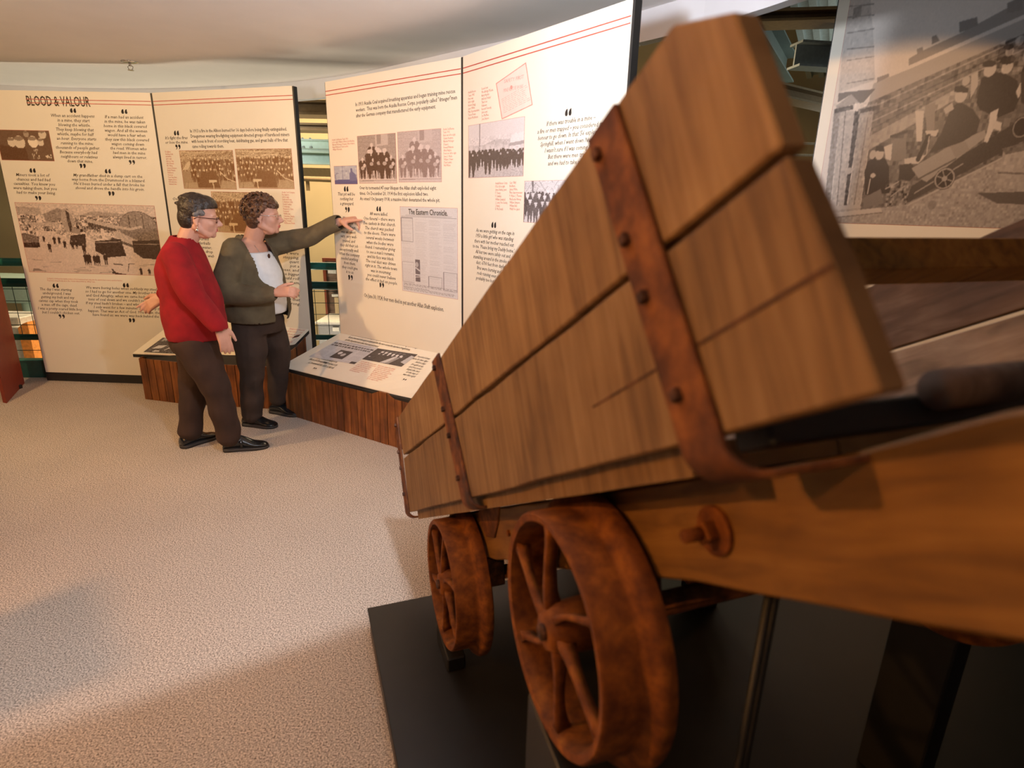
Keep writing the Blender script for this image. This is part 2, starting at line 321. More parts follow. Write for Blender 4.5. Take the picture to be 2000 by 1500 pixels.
t = thing('reading_stand', 'white sloped reading stand beyond the mesh left of the framed display', 'stand', (-2.36, 6.3, -1.35))
bm = bmesh.new(); hexa(bm, [(-.16, -.1, 1.62), (.13, -.1, 1.58), (.13, .2, 1.70), (-.16, .2, 1.74), (-.16, -.1, 1.65), (.13, -.1, 1.61), (.13, .2, 1.73), (-.16, .2, 1.77)]); link('board', bm, 'white_paint', t)
bm = bmesh.new(); box(bm, (-.06, 0, 0), (.06, .12, 1.62)); bev(bm, .01); link('leg', bm, 'tan_wall', t)
bm = bmesh.new(); hexa(bm, [(-3.8262, 4.163, 0), (-3.8463, 4.10, 0)][:0] + [(-3.842, 4.172, 0), (-3.800, 4.155, 0), (-4.065, 4.655, 0), (-4.107, 4.672, 0)][:4] + [(-3.842, 4.172, 1.25), (-3.800, 4.155, 1.25), (-4.065, 4.655, 1.25), (-4.107, 4.672, 1.25)])
t = thing('red_screen', 'dark red screen board standing on the carpet at the left edge', 'screen', (0, 0, 0))
link('board', bm, 'red_panel', t)
bm = bmesh.new(); box(bm, (-4.03, 4.50, 0), (-3.98, 4.53, .03)); link('foot', bm, 'black_trim', t)
# sprinkler on the ceiling
SP = Vector((-2.746, 4.593, 2.42))
t = thing('sprinkler_head', 'small chrome fire sprinkler head in the white ceiling', 'sprinkler', SP)
bm = bmesh.new(); tube(bm, [(0, 0, 0), (0, 0, -.006), (0, 0, -.012)], [.056, .054, .03], 20); link('rosette', bm, 'chrome', t, True)
bm = bmesh.new(); tube(bm, [(0, 0, -.01), (0, 0, -.03)], .009, 12); link('body', bm, 'chrome', t, True)
bm = bmesh.new()
for s in (-1, 1): tube(bm, [(s * .008, 0, -.026), (s * .019, 0, -.034), (s * .014, 0, -.048), (0, 0, -.054)], .0028, 6)
link('yoke', bm, 'chrome', t, True)
bm = bmesh.new(); tube(bm, [(0, 0, -.054), (0, 0, -.057)], .020, 14); link('deflector', bm, 'chrome', t)

# ---------------------------------------------------------------- prints, lettering
T = [('p1', 'i', 'C', ['When an accident happens', 'in a mine, they start', 'blowing the whistle.', 'They keep blowing that', 'whistle, maybe for half', 'an hour. Everyone starts', 'running to the mine;', 'thousands of people gather.', 'Because everybody had', 'neighbours or relatives', 'down that mine.'], (0.6397, 2.064), (0.6321, 1.7478), 0.3402), ('p1', 'i', 'C', ['If a man had an accident', 'in the mine, he was taken', 'home in this black covered', 'wagon. And all the women', 'would have a fear when', 'they saw this black covered', 'wagon coming down', 'the road. Women who', 'had men in the mine', 'always lived in terror.'], (1.029, 2.0619), (1.0241, 1.7834), 0.338), ('p1', 'i', 'C', ['Miners took a lot of', 'chances and had bad', 'casualties. You knew you', 'were taking them, but you', 'had to make your living.'], (0.2402, 1.6403), (0.2362, 1.5118), 0.3441), ('p1', 'i', 'C', ['My grandfather died in a dump cart on the', 'way home from the Drummond in a blizzard.', "He'd been buried under a fall that broke his", 'shovel and drove the handle into his groin.'], (0.829, 1.6478), (0.8282, 1.5551), 0.5718), ('p1', 'r', 'L', ['On April 2, 1914 several outside workers of the Drummond had come into the warm boiler room to eat their lunches.', 'They were sitting directly above No. 3 boiler when it blew up, killing 7 men.'], (0.1817, 0.8587), (0.1812, 0.8424), 0.6243), ('p1', 'i', 'C', ['The day I was starting', 'underground, I was', 'getting my belt and my', 'canvas cap when they took', 'a man off the cage, dead.', 'I was a pretty scared little boy,', "but I couldn't chicken out."], (0.239, 0.7674), (0.2406, 0.5775), 0.3721), ('p1', 'i', 'C', ['We were boring holes when suddenly my steel broke,', 'so I had to go for another one. My brother followed me', 'and God Almighty, when we came back there were two', "tons of coal down and we couldn't see the other men.", "If my steel hadn't broken – and why did he come with me?", 'I only went for a few minutes. Some funny things', "happen. That was an Act of God. You know, they'd never", 'have found us; we were way back behind the chutes.'], (0.8292, 0.7913), (0.8296, 0.5705), 0.7252), ('p1', 't', 'L', ['BLOOD & VALOUR'], (0.3076, 2.1383), (0.3076, 2.1383), 0.4807), ('p2', 's', 'L', ['In 1913 a fire in the Albion burned for 16 days before being finally extinguished.', 'Draegermen wearing fire-fighting equipment directed groups of barefaced miners', 'with hoses in front of scorching heat, debilitating gas, and great balls of fire that', 'came rolling towards them.'], (0.3223, 1.9654), (0.3233, 1.8614), 0.8747), ('p2', 'i', 'C', ["It's fight the fires", 'or lose the mine.'], (0.1816, 1.9221), (0.1789, 1.892), 0.2196), ('p2', 'r', 'L', ['Fire fighters,', 'Standing in back,', 'unidentified.', 'Left to right,', 'back row: Gray,', 'Jobb, McKenzie,', "Hill, O'Brien,", 'Cameron, Robinson,', 'Russell, McIntyre,', 'MacPherson.', 'Front row:', 'Fraser, Rae, Dunn,', 'Hayman, Johnson,', 'McDonald, Innes,', 'Redmond, Shaw.'], (0.0534, 1.8312), (0.0493, 1.6025), 0.0959), ('p2', 'r', 'L', ['Acadia Coal Company', 'Fire Fighters,', 'Left to right,', 'back row: Duda,', 'S. Andrews, Kelly,', 'Gerald Coulter,', 'P. Andrews,', 'Mumford, J. Clark,', 'Frederick.', 'Middle row:', 'Carpenter, Sample,', 'Ferguson, Boyd,', 'Ray, Oswald,', 'McPherson, Franks.'], (1.0933, 1.5599), (1.0924, 1.3507), 0.1099), ('p2', 'i', 'L', ['Once'], (0.064, 1.4914), (0.064, 1.4914), 0.0877), ('p2', 'i', 'R', ['buried', 'powderballs', 'in water,', 'drop', 'web'], (0.3745, 1.2033), (0.4046, 1.0785), 0.1895), ('p2', 'i', 'L', ['I went to', 'father bro', 'home a', 'lying on', 'clothes', 'him.', 'He'], (0.4588, 1.1042), (0.4505, 0.9218), 0.1295), ('p2', 'i', 'R', ['There were', 'stopping,', 'quart', 'put a', 'knees, and', 'the bigger', 'would roll', 'them,'], (1.1953, 1.1367), (1.1814, 0.9251), 0.186), ('p2', 'i', 'R', ['kept', 'had not', 'everything that', 'was wrong.'], (1.177, 0.8626), (1.1699, 0.769), 0.2521), ('p3', 's', 'L', ['In 1911 Acadia Coal acquired breathing apparatus and began training mine rescue', 'workers.  Thus was born the Acadia Rescue Corps, popularly called "draeger"men', 'after the German company that manufactured the early equipment.'], (0.3113, 2.0748), (0.3108, 2.0113), 0.8703), ('p3', 'r', 'L', ['Acadia Coal Rescue Team, 1913.', "Left to right: William O'Brien, John Brackley,", 'Malcolm McGregor (Trainer), Albert Hatton,', 'Harry Matheson (Team Leader),', 'William Mackenzie.'], (0.0438, 1.8894), (0.0457, 1.8303), 0.2395), ('p3', 'r', 'L', ['Acadia Coal Rescue', 'Team, 1915.', 'Back row, left to right:', 'Charles Newbury,', 'Malcolm McGregor', '(Trainer),', 'Howard McIntosh,', 'Alfred Hughes.', 'Front row, left to right:', 'James S. Welsh,', 'William S. Power', '(Team Leader),', 'Neil Wilson.'], (1.0757, 1.8977), (1.0789, 1.7131), 0.0976), ('p3', 's', 'L', ['Over its tormented 47-year lifespan the Allan shaft exploded eight', 'times. On December 20, 1914 the first explosion killed two.', 'An omen? On January 1918, a massive blast devastated the whole pit.'], (0.3092, 1.5896), (0.3084, 1.524), 0.7358), ('p3', 'i', 'C', ['That pit will be', 'nothing but', 'a graveyard.'], (0.1657, 1.5509), (0.1655, 1.4915), 0.1843), ('p3', 'i', 'C', ['The Mine', 'Rescue Team', 'was excellent;', 'very, very well-', 'trained, and', 'they did their job', 'exceptionally well.', 'When the company', 'needed anything', 'from them,', 'they could give', 'it to us.'], (0.1683, 1.3696), (0.1567, 1.0458), 0.2289), ('p3', 'i', 'C', ['88 were killed.', 'One funeral – there were', 'five caskets in that church.', 'The church was packed', 'to the doors. There were', 'several weeks between', 'when the bodies were', 'found. I remember going', "to see a man's remains,", 'and his face was black.', 'The coal dust was driven', 'right in it. The whole town', 'was in mourning;', 'you could never believe', 'the effect it had on people.'], (0.4909, 1.4345), (0.4888, 1.0171), 0.324), ('p3', 's', 'L', ['On June 30, 1924, four men died in yet another Allan Shaft explosion.'], (0.3027, 0.9019), (0.3027, 0.9019), 0.7633), ('p4', 'r', 'L', ['Acadia Rescue', 'Team, 1942.', 'First row,', 'left to right:', 'Robert Gregg,', 'Jason White,', 'Mine Superintendent,', 'Trevor Power,', 'Robert MacKenzie'], (0.0554, 2.0595), (0.0568, 1.9375), 0.1061), ('p4', 'r', 'L', ['Second row', 'Woodbridge McLean,', 'Harry Hayden,', 'Anthony Dudley?', 'Third row', 'Unknown,', 'Kenneth Kennedy,', 'John Lewis,', 'Joe MacPhee,', 'John Simpson'], (0.1799, 2.0609), (0.1834, 1.9224), 0.1041), ('p4', 'i', 'C', ['If there was trouble in a mine –', 'a fire or men trapped – you considered it an', "honour to go down. In that '56 explosion in", 'Springhill, when I went down Number 2', "I wasn't sure if I was coming back.", 'But there were men trapped', 'and we had to take a chance.'], (0.8575, 1.853), (0.8652, 1.6896), 0.437), ('p4', 'r', 'L', ['Acadia Rescue Corps,', '1926, left to right:', 'James Stanley, guest', 'P. Tracey,', 'F. Dawkins,', 'William Campbell,', 'J. Lowry, Ron Stanley,', 'J. Bailey,', 'R. MacDonald.'], (0.3131, 1.6153), (0.3164, 1.492), 0.1058), ('p4', 'r', 'L', ["Capt. 'Billy'", 'Bradburn,', 'James White,', 'Mine Superintendent', 'P. Maher, J. Thomas,', 'MacKenzie Harvey,', 'William Simpson,', 'William Bell,', 'Wally Fox, guest'], (0.4351, 1.6162), (0.4397, 1.4945), 0.1033), ('p4', 'i', 'C', ['As we were getting on the cage in', '1950 a little girl who was standing', 'there with her mother reached out', "to me. 'Please bring my Daddy home.'", 'All but two were safely out and', 'stumbling around in the smoke and', 'dust. 6700 feet from daylight', 'fires were burning and the', 'rock running over us was', 'probably too hot to touch.'], (0.3103, 1.3756), (0.2735, 1.1228), 0.385), ('c3', 's', 'L', ['On 30 November the Allan shaft exploded again and the flames followed the miners through the workings.', 'Rescue crews went down again and again until the fires were out and the dead were brought home,', 'and the draegermen were called from every pit around.'], (0.1252, 0.4956), (0.1485, 0.4271), 0.6812), ('c3', 'i', 'C', ['The community was silent, as if waiting for life,', 'then the call of the whistle brought everyone to the', 'pit, the women with their children at their side.'], (0.2545, 0.1711), (0.2986, 0.0996), 0.2863), ('c3', 'r', 'L', ['Left to right, the rescue team', 'of draegermen who entered the', 'mine after the second blast,', 'standing with breathing sets', 'and canaries in their cages,', 'photographed at the pit head', 'before going down.'], (0.5467, 0.2397), (0.5653, 0.1236), 0.1607), ('c3', 'r', 'L', ['Front row, seated, the captain', 'of the mine rescue corps and', 'his five men of the station.', 'Back row, the doctors and the', 'fire fighters of the county,', 'with their helmets and lamps.', 'The picture was taken late', 'in the month of January', 'by the wagon road.'], (0.7123, 0.2374), (0.7734, 0.0823), 0.1611), ('c3', 'i', 'R', ['I worked down', 'there for two days', 'before they', 'brought us up,', 'and you never', 'forget the men', 'or the way it', 'was that night.'], (0.9997, 0.4122), (1.0773, 0.2059), 0.1385), ('c1', 'r', 'R', ['Standing at the mine portal', 'with the crew who carried', 'out the men, the rescue', 'station captain and his', 'team of draegermen, who', 'were called in the night', 'from every town to the', 'pit, where the families', 'waited for word of', 'the men below.'], (1.1759, 0.4615), (1.1682, 0.116), 0.1356), ('p4', 'c', 'C', ['SAFETY FIRST'], (0.4511, 2.0662), (0.4511, 2.0662), 0.1541), ('p4', 'c', 'C', ['MINE RESCUE WORK'], (0.4486, 2.0279), (0.4486, 2.0279), 0.1549), ('c1', 'r', 'L', ['The mine rescue station and its crew, standing by the wash house'], (0.0993, -0.0066), (0.0993, -0.0066), 0.2499)]
Q = [('p1', 0, 0.6488, 2.1095, 0.0469), ('p1', 0, 1.0372, 2.1093, 0.0466), ('p1', 0, 0.2457, 1.6833, 0.0486), ('p1', 0, 0.8368, 1.6903, 0.0481), ('p1', 0, 0.243, 0.8072, 0.0513), ('p1', 0, 0.8271, 0.8282, 0.0508), ('p1', 1, 0.6476, 1.7247, 0.0481), ('p1', 1, 1.0357, 1.7583, 0.0477), ('p1', 1, 0.2459, 1.4818, 0.0492), ('p1', 1, 0.8356, 1.5291, 0.0486), ('p1', 1, 0.2423, 0.5564, 0.0521), ('p1', 1, 0.8291, 0.5425, 0.0517), ('p2', 0, 0.1896, 1.9639, 0.0492), ('p2', 1, 0.1866, 1.8694, 0.0496), ('p2', 1, 1.0556, 0.7393, 0.047), ('p3', 0, 0.167, 1.5923, 0.0497), ('p3', 0, 0.4936, 1.4746, 0.0451), ('p3', 1, 0.1683, 1.4625, 0.0501), ('p3', 1, 0.1599, 1.0185, 0.0519), ('p3', 1, 0.4929, 1.0, 0.0468), ('p4', 0, 0.8446, 1.8946, 0.0418), ('p4', 0, 0.3045, 1.4174, 0.0436), ('c3', 0, 0.2956, 0.1509, 0.0308), ('c3', 1, 0.2925, 0.0602, 0.0303), ('c3', 1, 1.0315, 0.1621, 0.0292)]
PIC = [('p1', 'faces', 0.0197, 1.7532, 0.4335, 1.9682), ('p1', 'wreck', 0.0478, 0.9109, 1.1592, 1.4469), ('p2', 'crew1', 0.1919, 1.5765, 0.6943, 1.8447), ('p2', 'crew2', 0.7154, 1.5872, 1.2046, 1.8518), ('p2', 'crew3', 0.4478, 1.2708, 0.9561, 1.5604), ('p3', 'pithead', 0.0453, 1.6212, 0.2922, 1.7344), ('p3', 'team1', 0.3102, 1.6257, 0.6777, 1.9045), ('p3', 'team2', 0.6937, 1.6311, 1.0593, 1.9084), ('p3', 'paper', 0.6965, 0.9873, 1.1834, 1.494), ('p4', 'parade', 0.0589, 1.6491, 0.5436, 1.9076), ('p4', 'crowd', 0.5546, 1.4405, 0.9113, 1.6271)]
CERT = [(0.36, 1.9104), (0.5995, 1.949), (0.5413, 2.1294), (0.3052, 2.0745)]
CPIC = [('c3', 'paper2', [(0.0911, 0.1684), (0.5318, 0.1989), (0.5157, 0.4219), (0.0901, 0.4186)]), ('c3', 'team3', [(0.5281, 0.2695), (0.8872, 0.282), (0.873, 0.4389), (0.5181, 0.4155)]), ('c1', 'crew4', [(0.0745, 0.0176), (0.3855, 0.0125), (0.3217, 0.2149), (0.0828, 0.2024)])]
LINES = {'p1': [((.304, 2.181), (1.249, 2.181)), ((.304, 2.157), (1.249, 2.157))], 'p2': [((.005, 2.181), (1.248, 2.181)), ((.005, 2.157), (1.248, 2.157))], 'p3': [((.005, 2.184), (1.21, 2.184)), ((.005, 2.161), (1.21, 2.161))], 'p4': [((.005, 2.184), (1.165, 2.184)), ((.005, 2.161), (1.165, 2.161))]}
POSTQ = ((0.02, 1.4645), (1.0, 1.4645), (1.0, 2.87), (0.02, 2.87))
POSTER = [('p', 0.5, [(0.014, 0.073), (0.416, 0.072), (0.867, 0.313), (0.968, -0.008), (0.033, -0.01)], 1), ('n', 0.05, [(0.014, 0.073), (0.416, 0.072), (0.867, 0.313), (0.968, -0.008), (0.033, -0.01)], 4), ('p', 0.7, [(-0.032, 0.9), (0.06, 0.89), (0.092, 0.753), (0.14, 0.617), (0.176, 0.496), (0.019, 0.461)], 1), ('l', 0.42, [(-0.009, 0.741), (0.11, 0.739)], 0.0018, 1), ('l', 0.42, [(-0.0, 0.706), (0.119, 0.705)], 0.0018, 1), ('l', 0.42, [(0.012, 0.656), (0.13, 0.661)], 0.0018, 1), ('l', 0.42, [(0.025, 0.604), (0.145, 0.604)], 0.0018, 1), ('l', 0.42, [(0.033, 0.567), (0.152, 0.573)], 0.0018, 1), ('l', 0.42, [(0.052, 0.491), (0.17, 0.501)], 0.0018, 1), ('p', 0.45, [(0.022, 0.733), (0.058, 0.741), (0.062, 0.706), (0.025, 0.7)], 1), ('n', 0.03, [(-0.032, 0.9), (0.06, 0.89), (0.176, 0.496), (0.019, 0.461)], 4), ('p', 0.45, [(0.306, 0.556), (0.354, 0.576), (0.504, 0.622), (0.741, 0.713), (0.756, 0.665), (0.312, 0.534)], 1), ('p', 0.38, [(0.384, 0.618), (0.4, 0.622), (0.419, 0.603), (0.391, 0.594)], 1), ('p', 0.38, [(0.482, 0.654), (0.548, 0.663), (0.559, 0.638), (0.492, 0.621)], 1), ('p', 0.4, [(0.65, 0.693), (0.7, 0.708), (0.713, 0.669), (0.659, 0.664)], 1), ('p', 0.45, [(0.331, 0.583), (0.354, 0.589), (0.361, 0.576), (0.339, 0.567)], 1), ('p', 0.58, [(0.173, 0.485), (0.325, 0.525), (0.76, 0.653), (0.773, 0.611), (0.338, 0.476), (0.166, 0.423)], 1), ('p', 0.42, [(0.184, 0.503), (0.233, 0.514), (0.236, 0.503), (0.188, 0.487)], 1), ('p', 0.3, [(0.166, 0.423), (0.773, 0.611), (0.798, 0.532), (0.211, 0.273), (0.115, 0.31)], 1), ('l', 0.5, [(0.171, 0.401), (0.776, 0.602)], 0.0024, 1), ('l', 0.2, [(0.171, 0.372), (0.781, 0.584)], 0.0024, 1), ('l', 0.52, [(0.169, 0.349), (0.787, 0.567)], 0.0024, 1), ('l', 0.22, [(0.168, 0.32), (0.664, 0.521)], 0.0024, 1), ('l', 0.5, [(0.159, 0.292), (0.614, 0.473)], 0.0024, 1), ('p', 0.52, [(0.194, 0.308), (0.551, 0.46), (0.578, 0.438), (0.206, 0.261)], 1), ('p', 0.26, [(0.206, 0.261), (0.578, 0.438), (0.793, 0.547), (0.878, 0.277), (0.416, 0.072), (0.219, 0.051)], 1), ('n', 0.06, [(0.166, 0.423), (0.773, 0.611), (0.878, 0.277), (0.416, 0.072), (0.219, 0.051)], 6), ('p', 0.14, [(0.416, 0.075), (0.872, 0.298), (0.849, 0.37), (0.429, 0.137)], 1), ('l', 0.6, [(0.431, 0.072), (0.878, 0.277)], 0.0024, 1), ('l', 0.45, [(0.45, 0.114), (0.623, 0.211)], 0.0024, 1), ('p', 0.52, [(0.024, 0.406), (0.126, 0.425), (0.121, 0.448), (0.08, 0.455), (0.017, 0.418)], 1), ('p', 0.28, [(0.019, 0.461), (0.185, 0.467), (0.142, 0.424), (0.127, 0.422), (0.08, 0.454), (0.023, 0.429)], 1), ('p', 0.4, [(0.013, 0.401), (0.042, 0.4), (0.073, 0.058), (0.042, 0.061)], 1), ('p', 0.6, [(0.042, 0.4), (0.11, 0.397), (0.147, 0.059), (0.076, 0.061)], 1), ('p', 0.55, [(0.134, 0.396), (0.196, 0.394), (0.216, 0.06), (0.157, 0.062)], 1), ('p', 0.12, [(0.11, 0.397), (0.134, 0.396), (0.152, 0.059), (0.138, 0.062)], 1), ('l', 0.3, [(0.067, 0.393), (0.104, 0.068)], 0.0024, 1), ('l', 0.35, [(0.175, 0.372), (0.186, 0.069)], 0.0024, 1), ('p', 0.45, [(0.124, 0.402), (0.204, 0.422), (0.212, 0.408), (0.129, 0.385)], 1), ('p', 0.18, [(0.012, 0.407), (0.097, 0.418), (0.101, 0.403), (0.015, 0.392)], 1), ('p', 0.18, [(0.132, 0.402), (0.214, 0.413), (0.218, 0.399), (0.136, 0.388)], 1), ('n', 0.05, [(0.006, 0.43), (0.197, 0.422), (0.216, 0.06), (0.042, 0.061)], 4), ('p', 0.66, [(0.065, 0.036), (0.311, 0.062), (0.323, 0.047), (0.103, 0.02)], 1), ('l', 0.3, [(0.086, 0.02), (0.324, 0.044)], 0.0018, 1), ('p', 0.6, [(0.059, 0.061), (0.213, 0.072), (0.224, 0.06), (0.063, 0.045)], 1), ('p', 0.72, [(0.38, 0.387), (0.416, 0.386), (0.433, 0.286), (0.411, 0.286)], 1), ('p', 0.4, [(0.415, 0.402), (0.455, 0.412), (0.476, 0.324), (0.447, 0.314)], 1), ('p', 0.34, [(0.298, 0.294), (0.364, 0.296), (0.382, 0.23), (0.316, 0.222)], 1), ('l', 0.12, [(0.295, 0.306), (0.361, 0.321)], 0.0047, 1), ('p', 0.74, [(0.273, 0.272), (0.308, 0.283), (0.316, 0.225), (0.291, 0.231)], 1), ('p', 0.7, [(0.374, 0.23), (0.466, 0.243), (0.438, 0.212), (0.379, 0.213)], 1), ('p', 0.07, [(0.212, 0.223), (0.246, 0.24), (0.291, 0.231), (0.314, 0.202), (0.337, 0.113), (0.229, 0.106), (0.206, 0.185)], 1), ('e', 0.62, (0.229, 0.246, 0.014, 0.016, 1, None)), ('e', 0.66, (0.26, 0.247, 0.019, 0.019, 1, None)), ('p', 0.08, [(0.238, 0.258), (0.237, 0.277), (0.268, 0.277), (0.281, 0.257)], 1), ('e', 0.65, (0.248, 0.174, 0.012, 0.008, 1, None)), ('l', 0.7, [(0.239, 0.161), (0.239, 0.112)], 0.003, 1), ('p', 0.3, [(0.224, 0.094), (0.295, 0.128), (0.323, 0.077), (0.232, 0.06)], 1), ('e', 0.6, (0.134, 0.191, 0.012, 0.012, 1, None)), ('p', 0.1, [(0.357, 0.21), (0.408, 0.215), (0.446, 0.184), (0.417, 0.155), (0.37, 0.161)], 1), ('n', 0.12, [(0.311, 0.155), (0.424, 0.155), (0.424, 0.072), (0.334, 0.065)], 4), ('l', 0.55, [(0.318, 0.128), (0.369, 0.152)], 0.0024, 1), ('l', 0.5, [(0.348, 0.101), (0.399, 0.137)], 0.0024, 1), ('p', 0.48, [(0.413, 0.198), (0.563, 0.275), (0.679, 0.318), (0.693, 0.297), (0.491, 0.152), (0.451, 0.166)], 1), ('l', 0.2, [(0.452, 0.161), (0.591, 0.228)], 0.003, 1), ('p', 0.42, [(0.55, 0.273), (0.616, 0.282), (0.638, 0.255), (0.59, 0.231)], 1), ('e', 0.08, (0.563, 0.163, 0.043, 0.037, 1, None)), ('e', 0.5, (0.563, 0.163, 0.041, 0.035, 1, 0.72)), ('e', 0.5, (0.563, 0.163, 0.011, 0.009, 1, None)), ('l', 0.5, [(0.563, 0.163), (0.6, 0.154)], 0.0018, 1), ('l', 0.5, [(0.563, 0.163), (0.58, 0.133)], 0.0018, 1), ('l', 0.5, [(0.563, 0.163), (0.543, 0.142)], 0.0018, 1), ('l', 0.5, [(0.563, 0.163), (0.527, 0.172)], 0.0018, 1), ('l', 0.5, [(0.563, 0.163), (0.547, 0.193)], 0.0018, 1), ('l', 0.5, [(0.563, 0.163), (0.583, 0.184)], 0.0018, 1), ('e', 0.1, (0.817, 0.323, 0.035, 0.034, 1, None)), ('e', 0.42, (0.817, 0.323, 0.033, 0.032, 1, 0.75)), ('p', 0.13, [(0.508, 0.312), (0.524, 0.388), (0.551, 0.413), (0.614, 0.384), (0.65, 0.351), (0.649, 0.309), (0.603, 0.283), (0.512, 0.257), (0.473, 0.246)], 1), ('e', 0.66, (0.554, 0.429, 0.024, 0.023, 1, None)), ('p', 0.1, [(0.523, 0.441), (0.521, 0.459), (0.551, 0.46), (0.578, 0.449), (0.578, 0.436)], 1), ('p', 0.6, [(0.496, 0.389), (0.525, 0.409), (0.538, 0.387), (0.508, 0.372)], 1), ('p', 0.7, [(0.437, 0.322), (0.494, 0.323), (0.489, 0.301), (0.448, 0.308)], 1), ('l', 0.08, [(0.457, 0.302), (0.434, 0.229)], 0.0095, 1), ('l', 0.6, [(0.461, 0.302), (0.465, 0.246)], 0.0024, 1), ('p', 0.1, [(0.621, 0.405), (0.619, 0.478), (0.653, 0.496), (0.706, 0.488), (0.757, 0.465), (0.784, 0.419), (0.773, 0.373), (0.715, 0.354), (0.64, 0.383)], 1), ('e', 0.66, (0.644, 0.502, 0.023, 0.021, 1, None)), ('e', 0.1, (0.636, 0.52, 0.026, 0.01, 1, None)), ('e', 0.66, (0.707, 0.507, 0.021, 0.021, 1, None)), ('e', 0.1, (0.703, 0.528, 0.028, 0.014, 1, None)), ('p', 0.62, [(0.576, 0.49), (0.6, 0.499), (0.612, 0.457), (0.594, 0.417)], 1), ('e', 0.6, (0.561, 0.473, 0.015, 0.014, 1, None)), ('p', 0.75, [(0.684, 0.371), (0.712, 0.383), (0.716, 0.339), (0.702, 0.278), (0.687, 0.281), (0.69, 0.329)], 1), ('p', 0.72, [(0.703, 0.349), (0.739, 0.338), (0.741, 0.312), (0.704, 0.323)], 1), ('p', 0.7, [(0.762, 0.43), (0.773, 0.465), (0.784, 0.439), (0.778, 0.409)], 1), ('p', 0.12, [(0.762, 0.49), (0.793, 0.547), (0.847, 0.376), (0.791, 0.398)], 1), ('e', 0.6, (0.773, 0.534, 0.017, 0.017, 1, None)), ('e', 0.62, (0.702, 0.553, 0.015, 0.015, 1, None)), ('e', 0.12, (0.695, 0.566, 0.019, 0.009, 1, None)), ('e', 0.6, (0.731, 0.581, 0.015, 0.015, 1, None)), ('n', 0.08, [(0.648, 0.577), (0.771, 0.616), (0.812, 0.487), (0.672, 0.495)], 8), ('p', 0.55, [(0.77, 0.258), (0.878, 0.277), (0.925, 0.128), (0.778, 0.133)], 1), ('p', 0.28, [(0.763, 0.258), (0.877, 0.282), (0.885, 0.256), (0.782, 0.239)], 1), ('l', 0.3, [(0.773, 0.182), (0.91, 0.177)], 0.003, 1), ('p', 0.22, [(0.706, 0.116), (0.927, 0.123), (0.941, 0.08), (0.796, 0.083)], 1), ('n', 0.04, [(0.77, 0.258), (0.878, 0.277), (0.925, 0.128), (0.778, 0.133)], 5), ('e', 0.3, (0.535, 0.074, 0.018, 0.016, 0.6, None))]
A1 = Vector((-3.947, 4.748, 0)); B1 = Vector((-2.685, 4.703, 0)); B2 = Vector((-1.496, 4.284, 0)); A3 = Vector((-1.242, 4.134, 0)); B3 = Vector((-.293, 3.363, 0)); B4 = Vector((.409, 2.414, 0))
A5 = Vector((1.6238, 3.3821, 0)); B5 = A5 + Vector((.86, -.51, 0))
class Flat:
    def __init__(s, a, b): s.a = a; s.d = (b - a).normalized(); s.n = s.d.cross(Vector((0, 0, 1)))
    def p(s, u, v, off=0): return s.a + s.d * float(u) + Vector((0, 0, float(v))) + s.n * float(off)
class Ruled:
    def __init__(s, c): s.c = [Vector(k) for k in c]
    def p(s, u, v, off=0):
        a, b = float(u) / 1.2, float(v) / .5; off = float(off); c = s.c
        q = (1 - b) * ((1 - a) * c[0] + a * c[1]) + b * ((1 - a) * c[3] + a * c[2]); return q + Vector((0, -off * .4, off))
SF = {'p1': Flat(A1, B1), 'p2': Flat(B1, B2), 'p3': Flat(A3, B3), 'p4': Flat(B3, B4), 'p5': Flat(A5, B5),
      'c3': Ruled([(-1.6823, 4.0985, .36), (-.6516, 3.467, .36), (-.2914, 3.3617, .646), (-1.242, 4.134, .609)]),
      'c1': Ruled([(-2.9186, 4.3574, .36), (-1.7645, 4.2821, .36), (-1.5215, 4.293, .596), (-2.685, 4.703, .6)])}
OWN = {}
dg = bpy.context.evaluated_depsgraph_get
cvd = bpy.data.curves.new('tmp_text', 'FONT'); cvo = bpy.data.objects.new('tmp_text', cvd); C.objects.link(cvo)
_cache = {}
def glyphs(txt, shear, res, off):
    key = (txt, shear, res, off)
    if key not in _cache:
        cvd.body = txt; cvd.size = 1; cvd.shear = shear; cvd.resolution_u = res; cvd.offset = off; cvd.fill_mode = 'FRONT'
        me = bpy.data.meshes.new_from_object(cvo.evaluated_get(dg())) if False else None
        d_ = dg(); d_.update(); me = bpy.data.meshes.new_from_object(cvo.evaluated_get(d_))
        co = np.empty(len(me.vertices) * 3); me.vertices.foreach_get('co', co); co = co.reshape(-1, 3)
        fs = [tuple(p.vertices) for p in me.polygons]; bpy.data.meshes.remove(me); _cache[key] = (co, fs)
    return _cache[key]
ADV = {}
